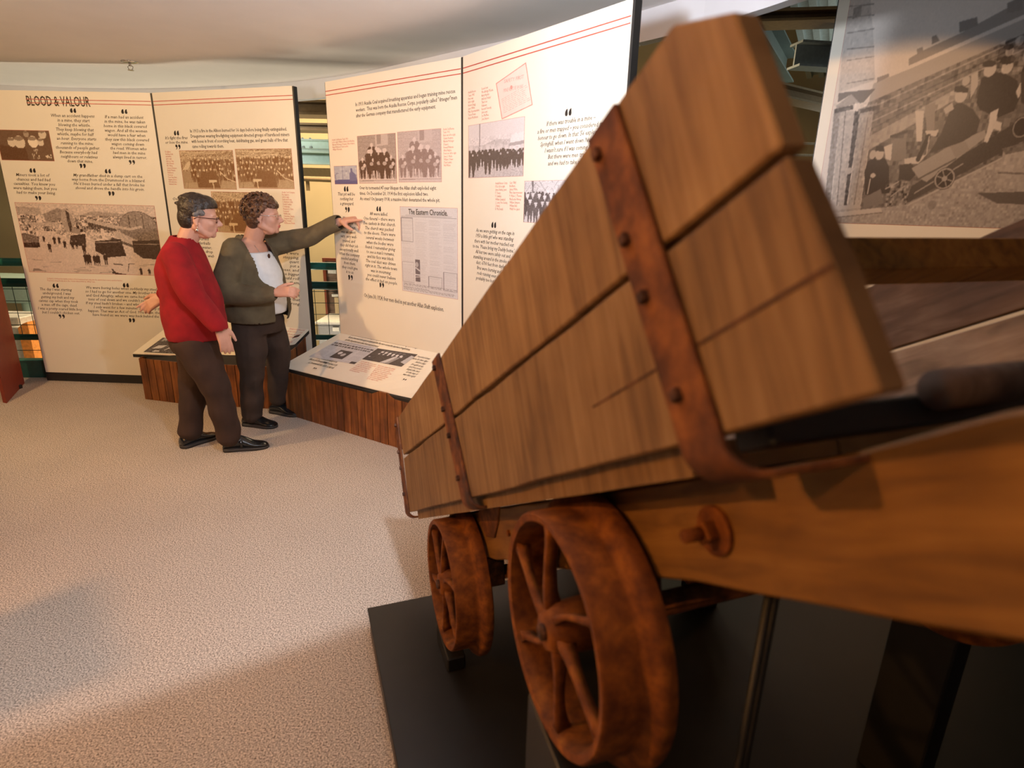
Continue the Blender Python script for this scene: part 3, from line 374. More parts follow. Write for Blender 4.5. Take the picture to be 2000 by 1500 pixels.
def lettering(surf, style, al, lines, p0, p1, width):
    sh, res, off, mat, nm, asp = {'i': (.28, 1, .007, 'ink_brown', 'quotation', .62), 'r': (0, 1, .0, 'ink_red', 'caption', .85), 's': (0, 1, .010, 'ink_brown', 'paragraph', .9), 't': (0, 2, .012, 'title_ink', 'title', 1), 'c': (.1, 1, 0, 'ink_pink', 'certificate_lettering', 1)}[style]
    G = [glyphs(t_, sh, res, off) if t_ else None for t_ in lines]
    ext = [(g[0][:, 0].min(), g[0][:, 0].max()) if g and len(g[0]) else (0, 0) for g in G]
    sx = width / max(b_ - a_ for a_, b_ in ext)
    n_ = len(lines)
    D = (p1[0] - p0[0], p1[1] - p0[1]); step = sqrt(D[0] ** 2 + D[1] ** 2) / max(n_ - 1, 1) if n_ > 1 else None
    if step: sy = step * {'i': .98, 'r': 1.05, 's': .92}[style]
    else: sy = {'t': .095, 's': .040, 'c': .022, 'i': .03, 'r': .016}[style]
    V = []; F = []; S = SF[surf]; base = 0
    for k, (g, (e0, e1)) in enumerate(zip(G, ext)):
        if not g: continue
        f = k / max(n_ - 1, 1); ou = p0[0] + D[0] * f; ov = p0[1] + D[1] * f
        sh_ = {'L': -e0, 'C': -(e0 + e1) / 2, 'R': -e1}[al]
        for x, y, z in g[0]: V.append(tuple(S.p(ou + (x + sh_) * sx, ov + y * sy, .0018)))
        F += [tuple(base + i for i in q) for q in g[1]]; base += len(g[0])
    me = bpy.data.meshes.new(nm); me.from_pydata(V, [], F); me.update()
    linkme(nm, me, mat, OWN[surf])
def quote_mark(surf, close, u, v, wd):
    bm = bmesh.new(); S = SF[surf]; k = wd / 12
    for sx in (-3.4, 3.4):
        pts = []
        for a in range(10): t_ = a / 9; ang = radians(100 + 250 * t_); pts.append((cos(ang) * 2.5, -1.6 + sin(ang) * 2.3))
        outer = [(2.4, -1.2), (2.5, -1.9), (1.6, -3.6), (0, -4.1), (-1.7, -3.5), (-2.6, -1.8), (-2.4, .6), (-1.0, 3.0), (1.6, 4.4), (1.8, 3.7), (.2, 2.4), (-.8, .9), (-.9, .4), (.4, .8), (1.8, .2)]
        q = [(x + sx, y) for x, y in outer]
        if close: q = [(-x, -y) for x, y in q]
        vs = [bm.verts.new(S.p(u + x * k, v + y * k, .002)) for x, y in q]; bm.faces.new(vs)
    bmesh.ops.triangulate(bm, faces=bm.faces[:]); link('quotation_mark', bm, 'ink_dark', OWN[surf])

def panel(surf, a, b_, h, z0, label, th=.035, ext=(0, 0)):
    S = SF[surf]; t = thing('exhibition_board', label, 'display board', a, 'curved row of cream display panels'); OWN[surf] = t
    W = (b_ - a).length
    bm = bmesh.new(); prism(bm, [(ext[0], 0), (W + ext[1], 0), (W + ext[1], th), (ext[0], th)], (0, 0, z0), S.d, -S.n, (0, 0, 1), h - z0 + .002); link('edge_frame', bm, 'black_trim', t)
    bm = bmesh.new(); prism(bm, [(.004 + ext[0], -.001), (W - .012 + ext[1], -.001), (W - .012 + ext[1], .004), (.004 + ext[0], .004)], (0, 0, z0 + .004), S.d, -S.n, (0, 0, 1), h - z0); link('printed_board', bm, 'cream_board', t)
    bm = bmesh.new(); prism(bm, [(ext[0], -.0005), (W + ext[1], -.0005), (W + ext[1], th), (ext[0], th)], (0, 0, 0), S.d, -S.n, (0, 0, 1), z0 - .001); link('plinth', bm, 'black_trim', t)
    return t
panel('p1', A1, B1, 2.235, .07, 'cream display panel headed BLOOD & VALOUR, leftmost of the row')
panel('p2', B1, B2, 2.235, .07, 'cream display panel about the 1913 fire behind the two women')
panel('p3', A3, B3, 2.235, .07, 'cream display panel with the newspaper page, being pointed at')
panel('p4', B3, B4, 2.235, .07, 'cream display panel with the pink certificate, right end of the row')
t = panel('p5', A5, A5 + SF['p5'].d * 1.12, 2.95, .55, 'tall cream panel with a huge sepia photograph of miners on an incline', ext=(-.035, 0)); del t['group']
for s_, rows in LINES.items():
    for (u0, v0), (u1, v1) in rows:
        S = SF[s_]; bm = bmesh.new(); prism(bm, [(u0, v0 - .0022), (u1, v0 - .0022), (u1, v0 + .0022), (u0, v0 + .0022)], S.p(0, 0, .0012), S.d, (0, 0, 1), S.n, .0012); link('red_line', bm, 'ink_line', OWN[s_])
# consoles ------------------------------------------------
def console(surf, label, u1, base, side_end=None):
    S = SF[surf]; t = thing('reading_console', label, 'console', (base[0][0], base[0][1], 0), 'low sloping consoles below the panels'); OWN[surf] = t
    bm = bmesh.new(); N = 10; lo = {}; hi = {}
    for i in range(N + 1):
        for j in range(5):
            u = u1 * i / N; v = .5 * j / 4; v = v if j < 4 else .497
            hi[i, j] = bm.verts.new(S.p(u, v)); lo[i, j] = bm.verts.new(S.p(u, v) + Vector((0, 0, -.006)))
    for i in range(N):
        for j in range(4):
            bm.faces.new((hi[i, j], hi[i + 1, j], hi[i + 1, j + 1], hi[i, j + 1])); bm.faces.new((lo[i, j + 1], lo[i + 1, j + 1], lo[i + 1, j], lo[i, j]))
    for i in range(N):
        bm.faces.new((lo[i, 0], lo[i + 1, 0], hi[i + 1, 0], hi[i, 0])); bm.faces.new((hi[i, 4], hi[i + 1, 4], lo[i + 1, 4], lo[i, 4]))
    for j in range(4):
        bm.faces.new((hi[0, j], hi[0, j + 1], lo[0, j + 1], lo[0, j])); bm.faces.new((lo[N, j], lo[N, j + 1], hi[N, j + 1], hi[N, j]))
    link('printed_board', bm, 'cream_board', t)
    bm = bmesh.new(); N = 10; G = {}
    for i in range(N + 1):
        for j, v in enumerate((0, .25, .495)):
            for k, dz in enumerate((-.030, -.0068)): G[i, j, k] = bm.verts.new(S.p(u1 * i / N, v) + Vector((0, 0, dz)))
    for i in range(N):
        for j in range(2):
            for k in range(2): bm.faces.new((G[i, j, k], G[i + 1, j, k], G[i + 1, j + 1, k], G[i, j + 1, k]))
        for j in (0, 2): bm.faces.new((G[i, j, 0], G[i + 1, j, 0], G[i + 1, j, 1], G[i, j, 1]))
    for i in (0, N):
        for j in range(2): bm.faces.new((G[i, j, 0], G[i, j + 1, 0], G[i, j + 1, 1], G[i, j, 1]))
    bmesh.ops.recalc_face_normals(bm, faces=bm.faces[:]); link('board_edge', bm, 'black_trim', t)
    # plank faces: front along base polyline, each plank follows the sloping top
    def planks(p, q, topfn, w=.066):
        p, q = Vector(p), Vector(q); L = (q - p).length; d = (q - p).normalized(); nn = Vector((d.y, -d.x, 0)); n = max(1, round(L / w)); w = L / n
        for i in range(n):
            a = p + d * (i * w + .0025); b2 = p + d * ((i + 1) * w - .0025)
            bm = bmesh.new(); za, zb = topfn(a), topfn(b2); jit = random.uniform(0, .002)
            hexa(bm, [a - nn * .014, b2 - nn * .014, b2 + nn * jit, a + nn * jit][::-1][::-1] + [v + Vector((0, 0, z)) for v, z in ((a - nn * .014, za), (b2 - nn * .014, zb), (b2 + nn * jit, zb), (a + nn * jit, za))])
            bmesh.ops.recalc_face_normals(bm, faces=bm.faces[:])
            for v in bm.verts: v.co -= base0
            link('plank', bm, 'console_wood', t)
    base0 = Vector((base[0][0], base[0][1], 0))
    for o_ in t.children:
        for v in o_.data.vertices: v.co -= base0
    def ztop(P):
        best = 1e9; zz = .33
        for a in np.linspace(0, u1, 25):
            for b2 in np.linspace(0, .5, 11):
                s_ = S.p(a, b2); dd = (s_.x - P.x) ** 2 + (s_.y - P.y) ** 2
                if dd < best: best = dd; zz = s_.z
        return zz - .032
    pts = [Vector((x, y, 0)) for x, y in base]
    for a, b2 in zip(pts, pts[1:]): planks(a, b2, ztop)
    bm = bmesh.new(); cen = sum(pts, Vector()) / len(pts); ins = [p + (cen - p) * .07 for p in pts]
    lo = [bm.verts.new(p - base0) for p in ins]; hi = [bm.verts.new(p - base0 + Vector((0, 0, ztop(p) - .01))) for p in ins]
    bm.faces.new(lo); bm.faces.new(hi[::-1])
    for i in range(len(ins)): j = (i + 1) % len(ins); bm.faces.new((lo[i], hi[i], hi[j], lo[j]))
    bmesh.ops.recalc_face_normals(bm, faces=bm.faces[:]); link('carcass', bm, 'black_trim', t)
    t['_b'] = 0; del t['_b']
    return t, base0
SHIFT = {}
t, SHIFT['c3'] = console('c3', 'low wood plank console with sloping cream top beside the cart', 1.42, [(-1.27, 4.10), (-1.651, 4.065), (-.738, 3.505), (-.42, 3.30), (-.27, 3.31)])
t, SHIFT['c1'] = console('c1', 'low wood plank console with sloping cream top behind the two women', 1.2, [(-2.66, 4.66), (-2.862, 4.33), (-2.522, 4.243), (-1.741, 4.168), (-1.545, 4.275)])
for k_ in ('p1', 'p2', 'p3', 'p4', 'p5'):   # panel meshes are written in world coordinates; make them local to their empty
    SHIFT[k_] = OWN[k_].location.copy()
    for o_ in OWN[k_].children:
        if o_.name.startswith('red_line'):
            for v in o_.data.vertices: v.co -= SHIFT[k_]
# ---------------------------------------------------------------- painted pictures
rng = np.random.default_rng(3)
class Canvas:
    def __init__(s, w, h, tone=.5):
        s.w, s.h = w, h; s.a = np.full((h, w), float(tone)); s.X, s.Y = np.meshgrid((np.arange(w) + .5) / w, (np.arange(h) + .5) / h)   # Y up
    def poly(s, t, pts, al=1):
        m = np.zeros_like(s.a, bool); n = len(pts)
        for i in range(n):
            (x0, y0), (x1, y1) = pts[i], pts[(i + 1) % n]
            if y0 == y1: continue
            c = ((s.Y >= min(y0, y1)) & (s.Y < max(y0, y1))); m ^= c & (s.X < x0 + (s.Y - y0) * (x1 - x0) / (y1 - y0))
        s.a[m] = s.a[m] * (1 - al) + t * al
    def ell(s, t, cx, cy, rx, ry, al=1, ring=None):
        q = ((s.X - cx) / rx) ** 2 + ((s.Y - cy) / ry) ** 2; m = q < 1
        if ring: m &= q > ring
        s.a[m] = s.a[m] * (1 - al) + t * al
    def line(s, t, pts, wd, al=1):
        k = s.w / s.h
        for (x0, y0), (x1, y1) in zip(pts, pts[1:]):
            dx, dy = (x1 - x0) * k, y1 - y0; L2 = dx * dx + dy * dy + 1e-9
            f = np.clip((((s.X - x0) * k) * dx + (s.Y - y0) * dy) / L2, 0, 1)
            m = np.hypot((s.X - x0) * k - f * dx, s.Y - y0 - f * dy) < wd; s.a[m] = s.a[m] * (1 - al) + t * al
    def noise(s, amp, cell=1, reg=None):
        n = rng.standard_normal((s.h // cell + 2, s.w // cell + 2)); n = np.kron(n, np.ones((cell, cell)))[:s.h, :s.w]
        if reg is not None: n = n * reg
        s.a += n * amp
    def man(s, x, y, h, coat=.1, face=.85, wid=.28, hat=None, coll=True):
        k = s.h / s.w; r = h * .075
        s.poly(coat, [(x - h * wid * .30 * k, y), (x - h * .05 * k, y), (x, y + h * .4), (x + h * .05 * k, y), (x + h * wid * .30 * k, y), (x + h * wid * .55 * k, y + h * .75), (x + h * wid * .35 * k, y + h * .84), (x - h * wid * .35 * k, y + h * .84), (x - h * wid * .55 * k, y + h * .75)])
        s.ell(face, x, y + h * .91, r * k * .85, r * 1.1)
        if hat: s.poly(hat, [(x - r * k * 1.2, y + h * .95), (x + r * k * 1.2, y + h * .95), (x + r * k, y + h * 1.01), (x - r * k, y + h * 1.01)])
        if coll: s.ell(.75, x, y + h * .80, r * k * .35, r * .6)
def to_mesh(name, surf, cv, corners, lo, hi, parent, off=.0016, border=None, z_shift=True):
    """corners: bl, br, tr, tl in the surface's own coordinates"""
    bl, br, tr, tl = [np.array(c) for c in corners]; S = SF[surf]; w, h = cv.w, cv.h
    a = np.clip(cv.a, 0, 1); lo, hi = np.array(lo), np.array(hi); col = lo + (hi - lo) * a[..., None] ** 1.25
    if border is not None:
        col[0, :] = col[-1, :] = col[:, 0] = col[:, -1] = border
    V = []; sh = SHIFT[surf]
    for j in range(h):
        y = j / (h - 1)
        for i in range(w):
            x = i / (w - 1); q = (1 - y) * ((1 - x) * bl + x * br) + y * ((1 - x) * tl + x * tr); V.append(S.p(q[0], q[1], off) - sh)
    F = [(j * w + i, j * w + i + 1, (j + 1) * w + i + 1, (j + 1) * w + i) for j in range(h - 1) for i in range(w - 1)]
    me = bpy.data.meshes.new(name); me.from_pydata([tuple(v) for v in V], [], F); me.update()
    ca = me.color_attributes.new('print', 'FLOAT_COLOR', 'POINT')
    ca.data.foreach_set('color', np.concatenate([col.reshape(-1, 3), np.ones((w * h, 1))], 1).ravel().astype(np.float32))
    return linkme(name, me, 'photo_print', parent)
SEP = ((.13, .060, .022), (.86, .66, .47)); DRK = ((.045, .022, .012), (.86, .70, .55)); PUR = ((.16, .075, .055), (.80, .68, .66)); BW = ((.05, .035, .03), (.80, .78, .80)); FIRE = ((.22, .095, .030), (.88, .70, .46))
def crowd(cv, rows, x0, x1, n, hh, y0, dy, jit=.02, **kw):
    for r_ in range(rows):
        for i in range(n):
            x = x0 + (x1 - x0) * (i + .5 * (r_ % 2)) / n + random.uniform(-jit, jit); cv.man(x, y0 + dy * (rows - 1 - r_) + random.uniform(-jit, jit), hh * random.uniform(.9, 1.1), coat=random.uniform(.02, .2), face=random.uniform(.7, .95), **kw)
def paint(nm):
    if nm == 'faces':
        c = Canvas(90, 48, .13)
        for x, y, r_, t_ in ((.26, .60, .075, .8), (.41, .60, .10, .8), (.66, .62, .09, .95), (.80, .62, .06, .8), (.86, .87, .07, .75), (.56, .87, .05, .45)): c.ell(t_, x, y, r_, r_ * 2.1); c.ell(.2, x - .01, y + r_ * 1.2, r_ * .9, r_ * .7, .8)
        for k in range(14): c.ell(random.uniform(.5, .9), random.uniform(.6, .74), random.uniform(.08, .38), .008, .03)
        for k in range(7): c.ell(.8, random.uniform(.86, .95), random.uniform(.1, .25), .012, .03)
        c.poly(.06, [(.2, .48), (.3, .42), (.5, .42), (.52, 0), (0, 0), (0, .5)]); c.noise(.02); return c, ((.12, .045, .012), (.95, .80, .62))
    if nm == 'wreck':
        c = Canvas(230, 116, .84); reg = (c.Y > .38) & (c.Y < .84)
        c.poly(.62, [(0, .94), (.17, .93), (.19, .70), (0, .66)]); c.noise(.03, 2)
        c.poly(.5, [(0, .6), (1, .6), (1, .84), (.55, .90), (.36, .78), (0, .68)], .8)
        c.noise(.26, 2, reg & (c.Y > .55)); c.noise(.2, 5, reg & (c.Y > .5))
        c.poly(.45, [(.19, .84), (.30, .93), (.36, .90), (.33, .76), (.20, .74)]); c.ell(.6, .36, .76, .045, .17); c.poly(.12, [(.355, .92), (.375, .92), (.385, .6), (.36, .6)]); c.poly(.7, [(.36, .92), (.46, .80), (.43, .78), (.345, .93)])
        c.ell(.45, .86, .68, .135, .23); c.ell(.22, .86, .68, .138, .234, 1, .93); c.poly(.35, [(.74, .52), (1, .52), (1, .68), (.74, .68)]); 
        for x in (.80, .85, .9): c.line(.2, [(x, .68), (x, .86)], .006)
        c.line(.72, [(.10, .70), (.28, .70)], .028); c.line(.7, [(.51, .76), (.69, .68)], .032); c.line(.15, [(.51, .72), (.69, .64)], .02); c.line(.75, [(.70, .69), (.80, .66), (.88, .70)], .018)
        c.line(.72, [(.70, .58), (.82, .47)], .05); c.line(.2, [(.66, .52), (.8, .42)], .02)
        c.poly(.30, [(0, .38), (.11, .40), (.13, .52), (.03, .57), (0, .56)]); c.poly(.06, [(0, .36), (.12, .36), (.12, .44), (0, .43)])
        c.poly(.85, [(.13, .62), (.22, .60), (.33, .52), (.33, .44), (.13, .46)]); c.noise(.06, 2)
        c.poly(.08, [(.36, .55), (.47, .58), (.46, .40), (.34, .42)]); c.poly(.5, [(.38, .66), (.44, .64), (.43, .57), (.37, .59)]); c.poly(.06, [(.53, .48), (.72, .52), (.74, .28), (.60, .25), (.52, .34)]); c.poly(.07, [(.80, .50), (1, .52), (1, .24), (.86, .25), (.80, .34)]); c.line(.4, [(.54, .46), (.71, .48)], .008); c.line(.4, [(.81, .45), (1, .46)], .006)
        c.poly(.85, [(0, .36), (.33, .38), (.36, .34), (.47, .36), (.52, .28), (.62, .22), (.85, .25), (1, .23), (1, 0), (0, 0)]); c.noise(.03, 2)
        for k in range(14): x = random.uniform(.02, .95); y = random.uniform(.02, .2); c.line(.55, [(x, y), (x + random.uniform(.03, .12), y + random.uniform(-.01, .01))], .005)
        for x, y, h_ in ((.19, .30, .15), (.235, .41, .13), (.27, .42, .12), (.305, .36, .13), (.16, .44, .1), (.44, .28, .16), (.44, .13, .18), (.465, .13, .18), (.505, .13, .16), (.53, .13, .17), (.585, .14, .17), (.83, .0, .12), (.89, .0, .11), (.36, .35, .13), (.39, .36, .12)): c.man(x, y, h_, .04, .4, .34, coll=False)
        c.line(.08, [(.62, .03), (.72, .0)], .012); c.line(.08, [(.62, .08), (.65, .0)], .01); c.line(.2, [(.64, .16), (.70, .15)], .009); c.line(.2, [(.735, .06), (.75, .17), (.79, .17)], .006)
        c.poly(.4, [(.03, .02), (.11, .03), (.08, .06), (.04, .06)])
        return c, ((.050, .024, .012), (.85, .68, .58))
    if nm in ('crew1', 'crew2', 'crew3'):
        c = Canvas(130, 90, .42); c.poly(.55, [(0, .7), (.5, .95), (0, 1)]); c.noise(.16, 2, (c.Y > .45) * 1.0)
        for k in range(9): x = random.uniform(0, .5); c.line(random.uniform(.6, .9), [(x, random.uniform(.75, .97)), (x + .4, random.uniform(.8, .97))], .006)
        if nm == 'crew1': c.poly(.8, [(.02, .5), (.14, .7), (.24, .74), (.12, .5)])
        n = {'crew1': 11, 'crew2': 15, 'crew3': 14}[nm]
        crowd(c, 4, .04 if nm != 'crew1' else .2, 1, n, .30, .10, .14)
        c.poly(.10, [(.28, .05), (.70, .05), (.66, .42), (.38, .46)]); 
        c.line(.85, [(.72, .46), (.84, .28), (.99, .20)], .010); c.poly(.55, [(0, 0), (.3, 0), (.26, .18), (.06, .16)], .8); c.poly(.55, [(.7, 0), (1, 0), (1, .2), (.74, .24)], .8); c.line(.25, [(.08, .02), (.1, .16)], .006)
        x0 = .5 if nm == 'crew1' else .28; c.poly(.85, [(x0, .17), (x0 + .15, .19), (x0 + .15, .25), (x0, .24)]); c.line(.85, [(x0 + .07, .17), (x0 + .08, 0)], .012); c.noise(.05); return c, FIRE
    if nm == 'pithead':
        c = Canvas(60, 46, .78); c.noise(.08, 5); c.poly(.12, [(0, .22), (.2, .26), (1, .26), (1, 0), (0, 0)]); c.poly(.25, [(.66, .2), (.66, .55), (.72, .68), (.72, .85), (.80, .85), (.80, .68), (.95, .5), (.97, .2)]); c.line(.25, [(.37, .2), (.37, 1)], .012); c.line(.2, [(.07, .2), (.06, .5), (.1, .58), (.2, .6)], .012); c.noise(.03); return c, ((.10, .085, .25), (.62, .62, .66))
    if nm in ('team1', 'team2'):
        c = Canvas(96, 112, .52 if nm == 'team1' else .66); c.noise(.05)
        for k in range(26): y = .5 + k * .02; c.line(.4 if nm == 'team1' else .55, [(0, y), (1, y + .01)], .002, .5)
        c.poly(.72, [(.48, .76), (.80, .78), (.80, 1), (.48, 1)]); c.poly(.45, [(.52, .80), (.62, .80), (.62, 1), (.52, 1)]); c.poly(.8, [(0, 0), (1, 0), (1, .1), (0, .12)]); d_ = .06 if nm == 'team1' else .30
        back = ((.38, .42, .44), (.30, .30, .43), (.50, .36, .42), (.60, .32, .40), (.72, .32, .42)) if nm == 'team1' else ((.40, .42, .48), (.28, .32, .38), (.52, .30, .42), (.68, .32, .42))
        for x, y, h_ in back: c.man(x, y - .10, h_ + .08, d_ + random.uniform(0, .05), .85, .34)
        for x, y, h_ in ((.12, .10, .45), (.86, .10, .48), (.36, .10, .62), (.55, .10, .64), (.70, .10, .62)): c.man(x, y, h_, d_, .85, .36); c.ell(.8, x + .05, y + h_ * .62, .035, .04); c.ell(.6, x, y + h_ * .5, .05, .04)
        for x in (.22, .42, .50, .71, .9): c.line(.85, [(x, .08), (x - .01, .26)], .012)
        c.line(.15, [(0, .06), (1, .07)], .006, .6); c.noise(.04); return c, PUR if nm == 'team2' else ((.10, .045, .022), (.82, .68, .62))
    if nm == 'paper':
        c = Canvas(150, 216, .80); c.noise(.02)
        for col in range(4):
            for k in range(66):
                y = .04 + k * .0125
                if random.random() < .85: c.line(random.uniform(.60, .72), [(.03 + col * .245, y), (.03 + col * .245 + random.uniform(.14, .215), y)], .0024, .8)
        for x0, y0, x1, y1 in ((.02, .60, .23, .87), (.50, .10, .73, .22), (.76, .08, .985, .29), (.02, .12, .23, .36)):
            c.line(.28 if x0 > .3 or y0 > .5 else .6, [(x0, y0), (x1, y0), (x1, y1), (x0, y1), (x0, y0)], .0028)
        c.poly(.15, [(.26, .14), (.345, .14), (.345, .40), (.26, .40)]); c.ell(.55, .29, .34, .03, .03); c.line(.8, [(.26, .22), (.345, .22)], .006); c.line(.7, [(.27, .3), (.34, .27)], .008); c.line(.8, [(.26, .19), (.345, .20)], .004)
        for y, t_ in ((.10, .3), (.085, .4), (.06, .25), (.045, .35), (.03, .4)):
            x = .03
            while x < (.45 if y == .06 else .92): k = random.uniform(.02, .07); c.line(t_, [(x, y), (x + k, y - .004)], .0035, .8); x += k + .018
        c.line(.3, [(.02, .885), (.98, .885)], .002); c.line(.4, [(.1, .90), (.9, .90)], .0015); c.noise(.02); return c, ((.10, .07, .08), (.86, .83, .84))
    if nm == 'parade':
        c = Canvas(130, 120, .88); c.poly(.62, [(0, .62), (.3, .60), (.5, .68), (.75, .66), (1, .75), (1, .45), (0, .45)], .7); c.noise(.05, 3, (c.Y > .45) * (c.Y < .75) * 1.0); c.poly(.95, [(.76, .40), (1, .42), (1, .76), (.82, .72), (.77, .66)]); c.line(.35, [(.78, .56), (1, .58)], .03, .7)
        c.line(.3, [(.22, .5), (.22, 1)], .008); c.poly(.68, [(0, 0), (1, 0), (1, .22), (0, .26)]); c.noise(.05, 2, (c.Y < .26) * 1.0)
        for x, y, h_ in ((.16, .14, .42), (.25, .2, .38), (.46, .2, .38), (.62, .2, .38), (.72, .18, .36), (.8, .2, .34), (.52, .16, .38), (.96, .18, .36), (.88, .16, .36), (.70, .14, .42), (.58, .12, .44), (.38, .06, .54), (.06, .02, .60)): c.man(x, y, h_, .12, .85, .34, hat=.8); c.ell(.7, x + .03, y + h_ * .68, .014, .02)
        c.noise(.03); return c, ((.085, .05, .03), (.84, .76, .76))
    if nm == 'crowd':
        c = Canvas(110, 90, .80)
        for k in range(40): x = random.random(); y = random.uniform(.5, 1); c.line(.35, [(x, y), (x + random.uniform(-.15, .15), y + random.uniform(.05, .25))], .006, .7)
        c.line(.2, [(.2, .4), (.18, 1)], .02); crowd(c, 3, 0, 1, 8, .5, .0, .16, hat=.85); c.noise(.08); return c, ((.10, .075, .07), (.84, .80, .82))
    if nm == 'paper2':
        c = Canvas(110, 80, .80)
        for k in range(26):
            y = .06 + k * .026
            for col in range(4): c.line(.62, [(.03 + col * .245, y), (.22 + col * .245, y)], .005, .6)
        for y in (.80, .70):
            x = .04
            while x < .92: k = random.uniform(.03, .09); c.poly(.12, [(x, y), (x + k, y), (x + k, y + .065), (x, y + .065)]); c.line(.8, [(x + k / 2, y + .01), (x + k / 2, y + .05)], .004); x += k + .018
        c.line(.25, [(.15, .93), (.85, .93)], .010); c.poly(.1, [(.38, .14), (.66, .14), (.66, .58), (.38, .58)]); c.ell(.85, .46, .42, .04, .07); c.ell(.7, .56, .36, .04, .08); c.poly(.1, [(.88, 0), (1, 0), (1, .12), (.88, .12)]); c.noise(.03); return c, BW
    if nm == 'team3':
        c = Canvas(100, 60, .10); 
        for i in range(6): c.ell(.9, .22 + i * .10, .78 - .02 * i, .035, .07); c.ell(.25, .22 + i * .10, .86, .04, .05); c.ell(.8, .2 + i * .11, .62, .02, .05)
        c.poly(.75, [(.45, .02), (.58, .05), (.68, .55), (.6, .6)]); c.poly(.6, [(.58, .05), (.66, .05), (.74, .55), (.7, .6)], .7); c.ell(.75, .08, .3, .02, .04); c.poly(.7, [(.86, .3), (1, .2), (1, .8), (.9, .85)]); c.noise(.04); return c, BW
    if nm == 'crew4':
        c = Canvas(90, 50, .12); c.poly(.55, [(.1, .75), (1, .8), (1, 1), (.1, 1)]); c.noise(.08, 2)
        crowd(c, 1, .2, 1, 9, .4, .5, .1); c.poly(.85, [(.1, .25), (.35, .3), (.45, .5), (.2, .48)]); c.poly(.8, [(.55, .3), (.8, .32), (.75, .5), (.6, .46)]); c.line(.9, [(.5, .2), (.6, .45), (.7, .2)], .02); c.poly(.8, [(.2, .06), (.4, .08), (.38, .16), (.25, .15)]); c.noise(.05); return c, BW
    if nm == 'incline':
        c = Canvas(460, 460, .84); c.noise(.01, 3)
        for op in POSTER:
            if op[0] == 'p': c.poly(op[1], op[2], op[3] if len(op) > 3 else 1)
            elif op[0] == 'l': c.line(op[1], op[2], op[3], op[4] if len(op) > 4 else 1)
            elif op[0] == 'e': c.ell(op[1], *op[2])
            elif op[0] == 'n':
                m_ = np.zeros_like(c.a); k = Canvas(c.w, c.h, 0); k.poly(1, op[2]); c.noise(op[1], op[3], k.a)
        c.noise(.012); a = c.a.copy()
        for _ in range(1): c.a = (c.a + np.roll(c.a, 1, 0) + np.roll(c.a, -1, 0) + np.roll(c.a, 1, 1) + np.roll(c.a, -1, 1)) / 5
        c.a = np.clip((c.a - .06) * 1.12, 0, 1); return c, ((.030, .014, .006), (.84, .73, .64))
for s_, nm, u0, v0, u1, v1 in PIC:
    cv, (lo_, hi_) = paint(nm); to_mesh('photograph' if nm != 'paper' else 'newspaper_page', s_, cv, ((u0, v0), (u1, v0), (u1, v1), (u0, v1)), lo_, hi_, OWN[s_], border=(.55, .16, .10))
for s_, nm, q_ in CPIC:
    cv, (lo_, hi_) = paint(nm); q_ = [q_[0], q_[1], q_[2], q_[3]]
    to_mesh('photograph', s_, cv, (q_[0], q_[1], q_[2], q_[3]), lo_, hi_, OWN[s_], .0025)
cv, (lo_, hi_) = paint('incline'); to_mesh('photograph', 'p5', cv, POSTQ, lo_, hi_, OWN['p5'], .002, (.5, .12, .06))
# certificate
S = SF['p4']; bm = bmesh.new(); bm.faces.new([bm.verts.new(S.p(u, v, .0014)) for u, v in CERT]); 
for v in bm.verts: v.co -= SHIFT['p4']
link('certificate', bm, 'cert_paper', OWN['p4'])
bm = bmesh.new(); cc = [Vector((*c_, 0)) for c_ in CERT]; cen = sum(cc, Vector()) / 4
for i in range(4):
    a, b2 = cc[i], cc[(i + 1) % 4]; a2, b3_ = a + (cen - a) * .05, b2 + (cen - b2) * .05
    bm.faces.new([bm.verts.new(S.p(q.x, q.y, .0017) - SHIFT['p4']) for q in (a, b2, b3_, a2)])
c0, c1_, c2, c3_ = cc
def cq(x, y): return (1 - y) * ((1 - x) * c0 + x * c1_) + y * ((1 - x) * c3_ + x * c2)
for k in range(9):
    y = .14 + k * .045; x = .1
    while x < .85:
        w_ = random.uniform(.04, .12); q = [cq(x, y), cq(x + w_, y), cq(x + w_, y + .008), cq(x, y + .008)]; bm.faces.new([bm.verts.new(S.p(v.x, v.y, .0017) - SHIFT['p4']) for v in q]); x += w_ + .03
q = [cq(.46 + .04 * cos(a), .66 + .05 * sin(a)) for a in np.linspace(0, 2 * pi, 11)[:-1]]; bm.faces.new([bm.verts.new(S.p(v.x, v.y, .0017) - SHIFT['p4']) for v in q])
link('certificate_border', bm, 'ink_pink', OWN['p4'])
for a_ in T: lettering(*a_)
u0, v0, u1, v1 = [p for p in PIC if p[1] == 'paper'][0][2:]
T2 = ('p3', 't', 'C', ['The Eastern Chronicle.'], ((u0 + u1) / 2, v1 - (v1 - v0) * .085), ((u0 + u1) / 2, 0), (u1 - u0) * .68)
k_ = len(OWN['p3'].children); before = set(bpy.data.objects)
lettering(*T2)
for o_ in set(bpy.data.objects) - before:
    for v in o_.data.vertices: v.co.z = (v.co.z - T2[4][1]) * .46 + T2[4][1]; v.co += SF['p3'].n * .0012
for a_ in Q: quote_mark(*a_)
for s_ in OWN:
    for o_ in OWN[s_].children:
        if o_.name.split('.')[0] in ('quotation', 'caption', 'paragraph', 'title', 'certificate_lettering', 'quotation_mark'):
            co = np.empty(len(o_.data.vertices) * 3); o_.data.vertices.foreach_get('co', co); co = co.reshape(-1, 3) - np.array(SHIFT[s_]); o_.data.vertices.foreach_set('co', co.ravel()); o_.data.update()
bpy.data.objects.remove(cvo)

